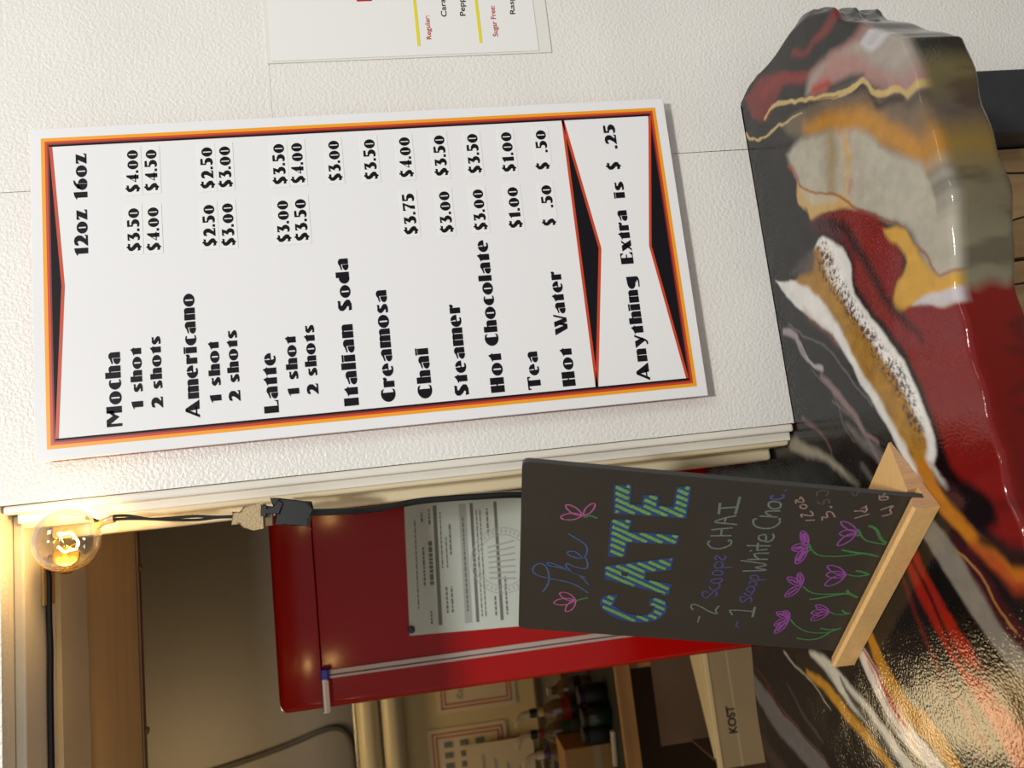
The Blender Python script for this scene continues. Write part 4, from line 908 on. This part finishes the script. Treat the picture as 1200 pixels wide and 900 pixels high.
# paper and magnet
YQ = YD-.0008
def cq(u, v): p = onY(u, v, YQ); return float(p[0]), float(p[2])
cx1, cz1 = cq(473, 588); cx0, cz0 = cq(480, 745); cw = .216; cz1 = cz0; cx0 -= .0126
cert = thing('certificate', 'official form with grey bands and a round seal stuck to the red fridge door', 'paper', (cx0, YQ, cz1-.279))
b = MB(); b.box(cx0, cx0+cw, YQ-.0004, YQ, cz1-.279, cz1); b.build('paper_sheet', CERT, cert)
YI_ = YQ-.0006
def band(x0, x1, z, h, m): 
    b = MB(); b.add([(cx0+x0, YI_, cz1-z-h), (cx0+x1, YI_, cz1-z-h), (cx0+x1, YI_, cz1-z), (cx0+x0, YI_, cz1-z)], [(0, 1, 2, 3)]); return b.build('printed_band', m, cert)
for z, h, m in ((.046, .006, GRINK), (.088, .012, LGINK), (.106, .005, GRINK), (.145, .005, GRINK), (.200, .005, GRINK)): band(.012, .200, z, h, m)
def greek(z, x0, x1, h, m, nm='small_print'):
    b = MB(); x = x0
    while x < x1:
        wd = random.uniform(.003, .010); wd = min(wd, x1-x); b.add([(cx0+x, YI_-.0001, cz1-z-h), (cx0+x+wd, YI_-.0001, cz1-z-h), (cx0+x+wd, YI_-.0001, cz1-z), (cx0+x, YI_-.0001, cz1-z)], [(0, 1, 2, 3)]); x += wd+.0016
    b.build(nm, m, cert)
for z, a, c, h, m in ((.015, .04, .18, .0018, GRINK), (.026, .075, .135, .003, GRINK), (.036, .075, .145, .006, GRINK), (.034, .015, .035, .003, GRINK), (.026, .175, .19, .003, GRINK), (.038, .17, .195, .003, GRINK), (.056, .10, .19, .002, GRINK), (.064, .10, .15, .002, GRINK), (.070, .12, .17, .003, GRINK), (.060, .03, .07, .003, GRINK), (.068, .03, .07, .003, GRINK), (.092, .03, .18, .003, GRINK), (.115, .02, .19, .002, GRINK), (.121, .02, .19, .002, GRINK), (.132, .15, .19, .003, GRINK), (.137, .02, .05, .003, GRINK), (.155, .02, .08, .003, GRINK)): greek(z, a, c, h, m)
b = MB(); cxs, czs = cx0+.105, cz1-.155
for rr, ww in ((.052, .0012), (.041, .0012)): b.ribbon([(cxs+rr*math.cos(a), YI_-.0002, czs+rr*math.sin(a)) for a in np.linspace(0, 2*math.pi, 48)], ww, (0, -1, 0))
for a in np.linspace(0, 2*math.pi, 40, endpoint=False): b.ribbon([(cxs+r_*math.cos(a), YI_-.0002, czs+r_*math.sin(a)) for r_ in (.044, .049)], .002, (0, -1, 0))
for k in range(7): b.ribbon([(cxs-.03+k*.01, YI_-.0002, czs-.02), (cxs-.026+k*.008, YI_-.0002, czs+.024)], .0025, (0, -1, 0))
b.build('round_seal', LGINK, cert)
mg = onY(482, 738, YD-.003); b = MB(); b.add(*lathe([(.0045, 0), (.006, .001), (.0055, .004), (.003, .005)], (float(mg[0]), YQ-.0007, float(mg[2])), (0, -1, 0), 18))
tag(b.build('magnet', mat('purple_magnet', (60, 34, 66), .3), smooth=True), 'small dark purple round magnet at the corner of the form on the fridge', 'magnet')

cert.rotation_euler = (0, math.radians(2.6), 0)
# ================================================================== BACK WALL NOTICES
def notice(name, u0, u1, v0, v1, y, label, border, cat='notice', m=None):
    p = onY(u0, v1, y); q = onY(u1, v0, y); x0, x1 = float(p[0]), float(q[0]); z1, z0 = float(p[2]), float(q[2])
    t = thing(name, label, cat, (x0, y, z0)); b = MB(); b.box(x0, x1, y, y+.004, z0, z1); b.build('sheet', m or mat('notice_paper', (222, 200, 160), .6), t)
    if border:
        b = MB()
        for d in (.016, .030):
            for bx in ((x0+d, x1-d, z1-d-.005, z1-d), (x0+d, x1-d, z0+d, z0+d+.005), (x0+d, x0+d+.005, z0+d, z1-d), (x1-d-.005, x1-d, z0+d, z1-d)): b.box(bx[0], bx[1], y-.002, y, bx[2], bx[3])
        b.build('red_border', mat('faded_red_print', (190, 96, 70), .6), t)
    return t, x0, x1, z0, z1
YN = YB-.006
t, x0, x1, z0, z1 = notice('framed_notice', 513, 592, 700, 838, YN, 'red-bordered notice with large handwriting half hidden behind the fridge', True)
ftext('Collection Time', x0+.05, YN-.003, z1-.10, .03, GRINK, t, width=.22, name='handwriting')
t, x0, x1, z0, z1 = notice('framed_notice', 514, 592, 843, 1010, YN, 'red-bordered notice with columns of small print on the back wall', True)
b = MB()
for i in range(10):
    for k in range(3): b.box(x1-.05-i*.038-.02, x1-.05-i*.038, YN-.003, YN, z1-.09-k*.06, z1-.06-k*.06)
b.build('small_print', GRINK, t)
t, x0, x1, z0, z1 = notice('white_sheet', 556, 624, 862, 980, YB-.05, 'plain pale sheet overlapping the red-bordered notice on the back wall', False, 'sheet')
b = MB()
for k in range(4): b.box(x0+.03, x1-.04-.02*k, YB-.053, YB-.05, z1-.06-k*.045, z1-.055-k*.045)
b.build('faint_print', LGINK, t)
zr = float(onY(634, 850, YB-.05)[2]); b = MB(); b.box(-2.6, .3, YB-.07, YB-.001, zr-.012, zr+.006); tag(b.build('wall_rail', mat('dark_rail', (84, 62, 44), .6)), 'thin dark rail along the back wall behind the bottles', 'rail')
# outlet in grey box
p = onY(627, 884, YB-.05); q = onY(658, 915, YB-.05); bx = thing('power_outlet', 'ivory socket outlet in a grey wall box below the pale sheet', 'outlet', (float(q[0]), YB-.05, float(q[2])))
b = MB(); b.box(float(q[0]), float(p[0]), YB-.05, YB-.001, float(q[2]), float(p[2])); b.build('wall_box', GREYBOX, bx, bevel=.004)
b = MB(); b.box(float(q[0])+.012, float(p[0])-.012, YB-.055, YB-.0502, float(q[2])+.02, float(p[2])-.02); pf = b.build('face_plate', FLAPM, bx, bevel=.002)
b = MB(); 
for k in range(4): b.box(float(p[0])-.024-.014*(k % 2), float(p[0])-.020-.014*(k % 2), YB-.0562, YB-.0551, float(q[2])+.03+.024*(k//2), float(q[2])+.04+.024*(k//2))
b.build('slots', DARKM, pf)

# ================================================================== BENCH WITH BOTTLES
YT = 1.25; zt1 = float(onY(722, 795, YT)[2]); zt0 = float(onY(736, 795, YT)[2])
bench = thing('work_bench', 'wooden edged back bench carrying syrup bottles, left of the fridge', 'bench', (-1.1, 1.7, -1.7))
b = MB(); b.box(-2.2, -.40, YT, YT+.02, zt0-.008, zt1); b.build('wood_edge', TABW, bench, bevel=.002)
b = MB(); b.box(-2.2, -.40, YT+.0205, 2.2, zt0, zt1-.001); b.build('black_top', BLACKM, bench)
for sx in (-2.1, -.50):
    for sy in (YT+.08, 2.1):
        b = MB(); b.box(sx-.03, sx+.03, sy-.03, sy+.03, -1.7, zt0-.0005); b.build('leg', TABW, bench)
b = MB(); b.box(-2.1, -.45, 1.85, 1.87, -1.6, zt0-.001); b.build('dark_back_panel', CARDIN, bench)
SUR = zt1-.001
def bottle(u_top, v, y, r, capm, neckm, labm, labm2, label, pour=True, word=None):
    p = onY(690, v, y); x = float(p[0]); ztop = float(onY(u_top, v, y)[2]); H = ztop-SUR
    t = thing('syrup_bottle', label, 'bottle', (x, y, SUR), 'bottles on the back bench')
    pr = [(r*.9, .0002), (r, .006), (r, H*.62), (r*.85, H*.70), (r*.38, H*.80), (r*.36, H*.90)]
    b = MB(); b.add(*lathe(pr, (x, y, SUR), (0, 0, 1), 20)); b.build('glass_body', BOTG, t, smooth=True)
    b = MB(); b.add(*lathe([(r*1.02, H*.12), (r*1.03, H*.13), (r*1.03, H*.52), (r*1.02, H*.53)], (x, y, SUR), (0, 0, 1), 20)); b.build('label', labm, t, smooth=True)
    b = MB(); b.add(*lathe([(r*1.035, H*.22), (r*1.05, H*.23), (r*1.05, H*.38), (r*1.035, H*.39)], (x, y, SUR), (0, 0, 1), 20)); b.build('label_band', labm2, t, smooth=True)
    b = MB(); b.add(*lathe([(r*.37, H*.78), (r*.42, H*.79), (r*.42, H*.86), (r*.37, H*.87)], (x, y, SUR), (0, 0, 1), 16)); b.build('neck_band', neckm, t, smooth=True)
    b = MB(); b.add(*lathe([(r*.42, H*.895), (r*.44, H*.91), (r*.42, H*.99), (r*.2, H)], (x, y, SUR), (0, 0, 1), 16)); b.build('cap', capm, t, smooth=True)
    if pour:
        b = MB(); b.tube(smoothpath([(x, y, SUR+H), (x, y-.005, SUR+H+.02), (x-.015, y-.01, SUR+H+.036), (x-.03, y-.014, SUR+H+.04)]), [.008]*13+[.007]*6, 10); b.build('pourer', CREAMT, t, smooth=True)
    return t
RLab = mat('red_label', (150, 40, 24), .5); YLab = mat('cream_label', (220, 190, 110), .5); GLab = mat('green_label', (52, 110, 50), .5); PLab = mat('purple_label', (96, 66, 120), .5); KLab = mat('black_label', (26, 22, 20), .5); WLab = mat('grey_label', (110, 108, 100), .5)
bottle(619, 826, 1.58, .029, BLACKP, YLab, RLab, KLab, 'syrup bottle with red and black label and yellow neck under a black cap')
bottle(620, 851, 1.62, .029, BLACKP, RLab, GLab, WLab, 'syrup bottle with green label and red neck ring under a black cap')
bottle(628, 876, 1.58, .028, CREAMT, PLab, KLab, PLab, 'syrup bottle with purple and black label beside the grey outlet box')
bottle(640, 803, 1.64, .030, CREAMT, WLab, WLab, KLab, 'syrup bottle with grey lettered label half hidden by the fridge', pour=False)
for i, (v, y, m, lb) in enumerate([(812, 1.42, BLACKM, 'low black jar in front of the grey-labelled bottle'), (838, 1.40, mat('dark_green_glass', (22, 48, 22), .2), 'low dark green jar in front of the red-labelled bottle'), (858, 1.42, BLACKM, 'low black jar in front of the green-labelled bottle')]):
    x = float(onY(700, v, y)[0]); t = thing('jar', lb, 'jar', (x, y, SUR)); b = MB(); b.add(*lathe([(.024, .0002), (.027, .004), (.027, .055), (.022, .062)], (x, y, SUR), (0, 0, 1), 18)); b.build('jar_body', m, t, smooth=True)
    b = MB(); b.add(*lathe([(.024, .0622), (.025, .066), (.025, .074), (.02, .076)], (x, y, SUR), (0, 0, 1), 18)); b.build('lid', KLab, t, smooth=True)
x = float(onY(712, 872, 1.34)[0]); b = MB(); b.tube([(x+.03, 1.34, SUR+.0075), (x-.06, 1.36, SUR+.0075)], .007, 10); tag(b.build('plastic_tube', CREAMT, smooth=True), 'short cream plastic tube lying at the front of the bench', 'tube')
pa = onY(661, 879, 1.42); pb = onY(712, 925, 1.42); kb = thing('kraft_box', 'small kraft cardboard box on the bench at the frame edge', 'box', (float(pb[0]), 1.42, SUR))
b = MB(); b.box(float(pb[0]), float(pa[0]), 1.42, 1.56, SUR+.0003, float(pa[2])); b.build('carton', ORBOX, kb, bevel=.002)
b = MB(); b.box(float(pb[0]), float(pa[0]), 1.4185, 1.4198, SUR+.03, SUR+.05); b.build('tape_band', TAPEM, kb)

# open carton below the bench, nearer to the counter
YX = .98; zf1 = float(onY(832, 790, YX)[2]); zf0 = -1.16; cxr = float(onY(850, 770, YX)[0])+.10; cxr = min(cxr, fx0-.04); cxl = float(onY(880, 896, YX)[0])
DPT = .20
carton = thing('open_carton', 'open cardboard carton with taped front standing left of the fridge', 'carton', ((cxl+cxr)/2, YX+.1, -1.7))
T_ = .004
b = MB(); b.box(cxl, cxr, YX, YX+T_, zf0, zf1); b.build('front_side', CARD, carton)
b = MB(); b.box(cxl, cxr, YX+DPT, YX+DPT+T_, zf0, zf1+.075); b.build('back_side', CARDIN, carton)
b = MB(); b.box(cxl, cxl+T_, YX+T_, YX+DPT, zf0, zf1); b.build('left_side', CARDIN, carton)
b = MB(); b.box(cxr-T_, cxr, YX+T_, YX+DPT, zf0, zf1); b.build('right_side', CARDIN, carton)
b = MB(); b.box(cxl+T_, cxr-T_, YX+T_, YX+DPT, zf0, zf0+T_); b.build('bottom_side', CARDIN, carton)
b = MB(); b.box(cxl-.002, cxr+.002, YX-.004, YX+.006, zf1+.0005, zf1+.012); b.build('folded_rim', FLAPM, carton, bevel=.002)
b = MB(); P = [(cxl+.02, YX+.008, zf1+.011), (cxr, YX+.008, zf1+.011), (cxr, YX+.10, zf1+.012)]; b.prism(P, (0, 0, .003)); b.build('inner_flap', FLAPM, carton)
zl = float(onY(862, 840, YX)[2]); b = MB(); b.box(cxl, cxr, YX-.0008, YX-.0001, zl-.002, zl+.002); b.build('tape', TAPEM, carton)
x0 = float(onY(866, 858, YX)[0]); z0 = float(onY(862, 858, YX)[2]); ftext('KOST', x0, YX-.0012, z0-.004, .026, KLab, carton, width=.056, name='stamped_word', bold=.03)
b = MB(); b.box(cxl-.2, cxr+.014, YX-.02, YX+DPT+.03, zf0-.03, zf0-.0005)
stand = thing('low_shelf', 'dark low shelf under the open carton', 'shelf', (cxl, YX, -1.7)); b.build('shelf_board', BLACKM, stand)
for sx in (cxl-.18, cxr):
    for sy in (YX, YX+DPT):
        b = MB(); b.box(sx-.012, sx+.012, sy-.012, sy+.012, -1.7, zf0-.0305); b.build('leg', BLACKM, stand)

# ================================================================== CEILING LAMP OF THE BACK ROOM
LP = (-.98, 1.85, .93)
lamp = thing('ceiling_lamp', 'warm round ceiling lamp of the back room, out of view above the opening', 'lamp', LP)
b = MB(); b.add(*lathe([(.16, 0), (.16, .04), (.05, .069)], (LP[0], LP[1], LP[2]), (0, 0, 1), 32)); b.build('lamp_base', CREAMT, lamp, smooth=True)
b = MB(); b.add(*lathe([(.001, -.075), (.08, -.065), (.13, -.04), (.15, -.001)], LP, (0, 0, 1), 32)); b.build('diffuser', LAMPM, lamp, smooth=True)
l = bpy.data.lights.new('ceiling_lamp_light', 'POINT'); l.energy = 11; l.color = (1, .76, .42); l.shadow_soft_size = .17
lo = bpy.data.objects.new('ceiling_lamp_light', l); COL.objects.link(lo); lo.location = (LP[0], LP[1], LP[2]-.26)
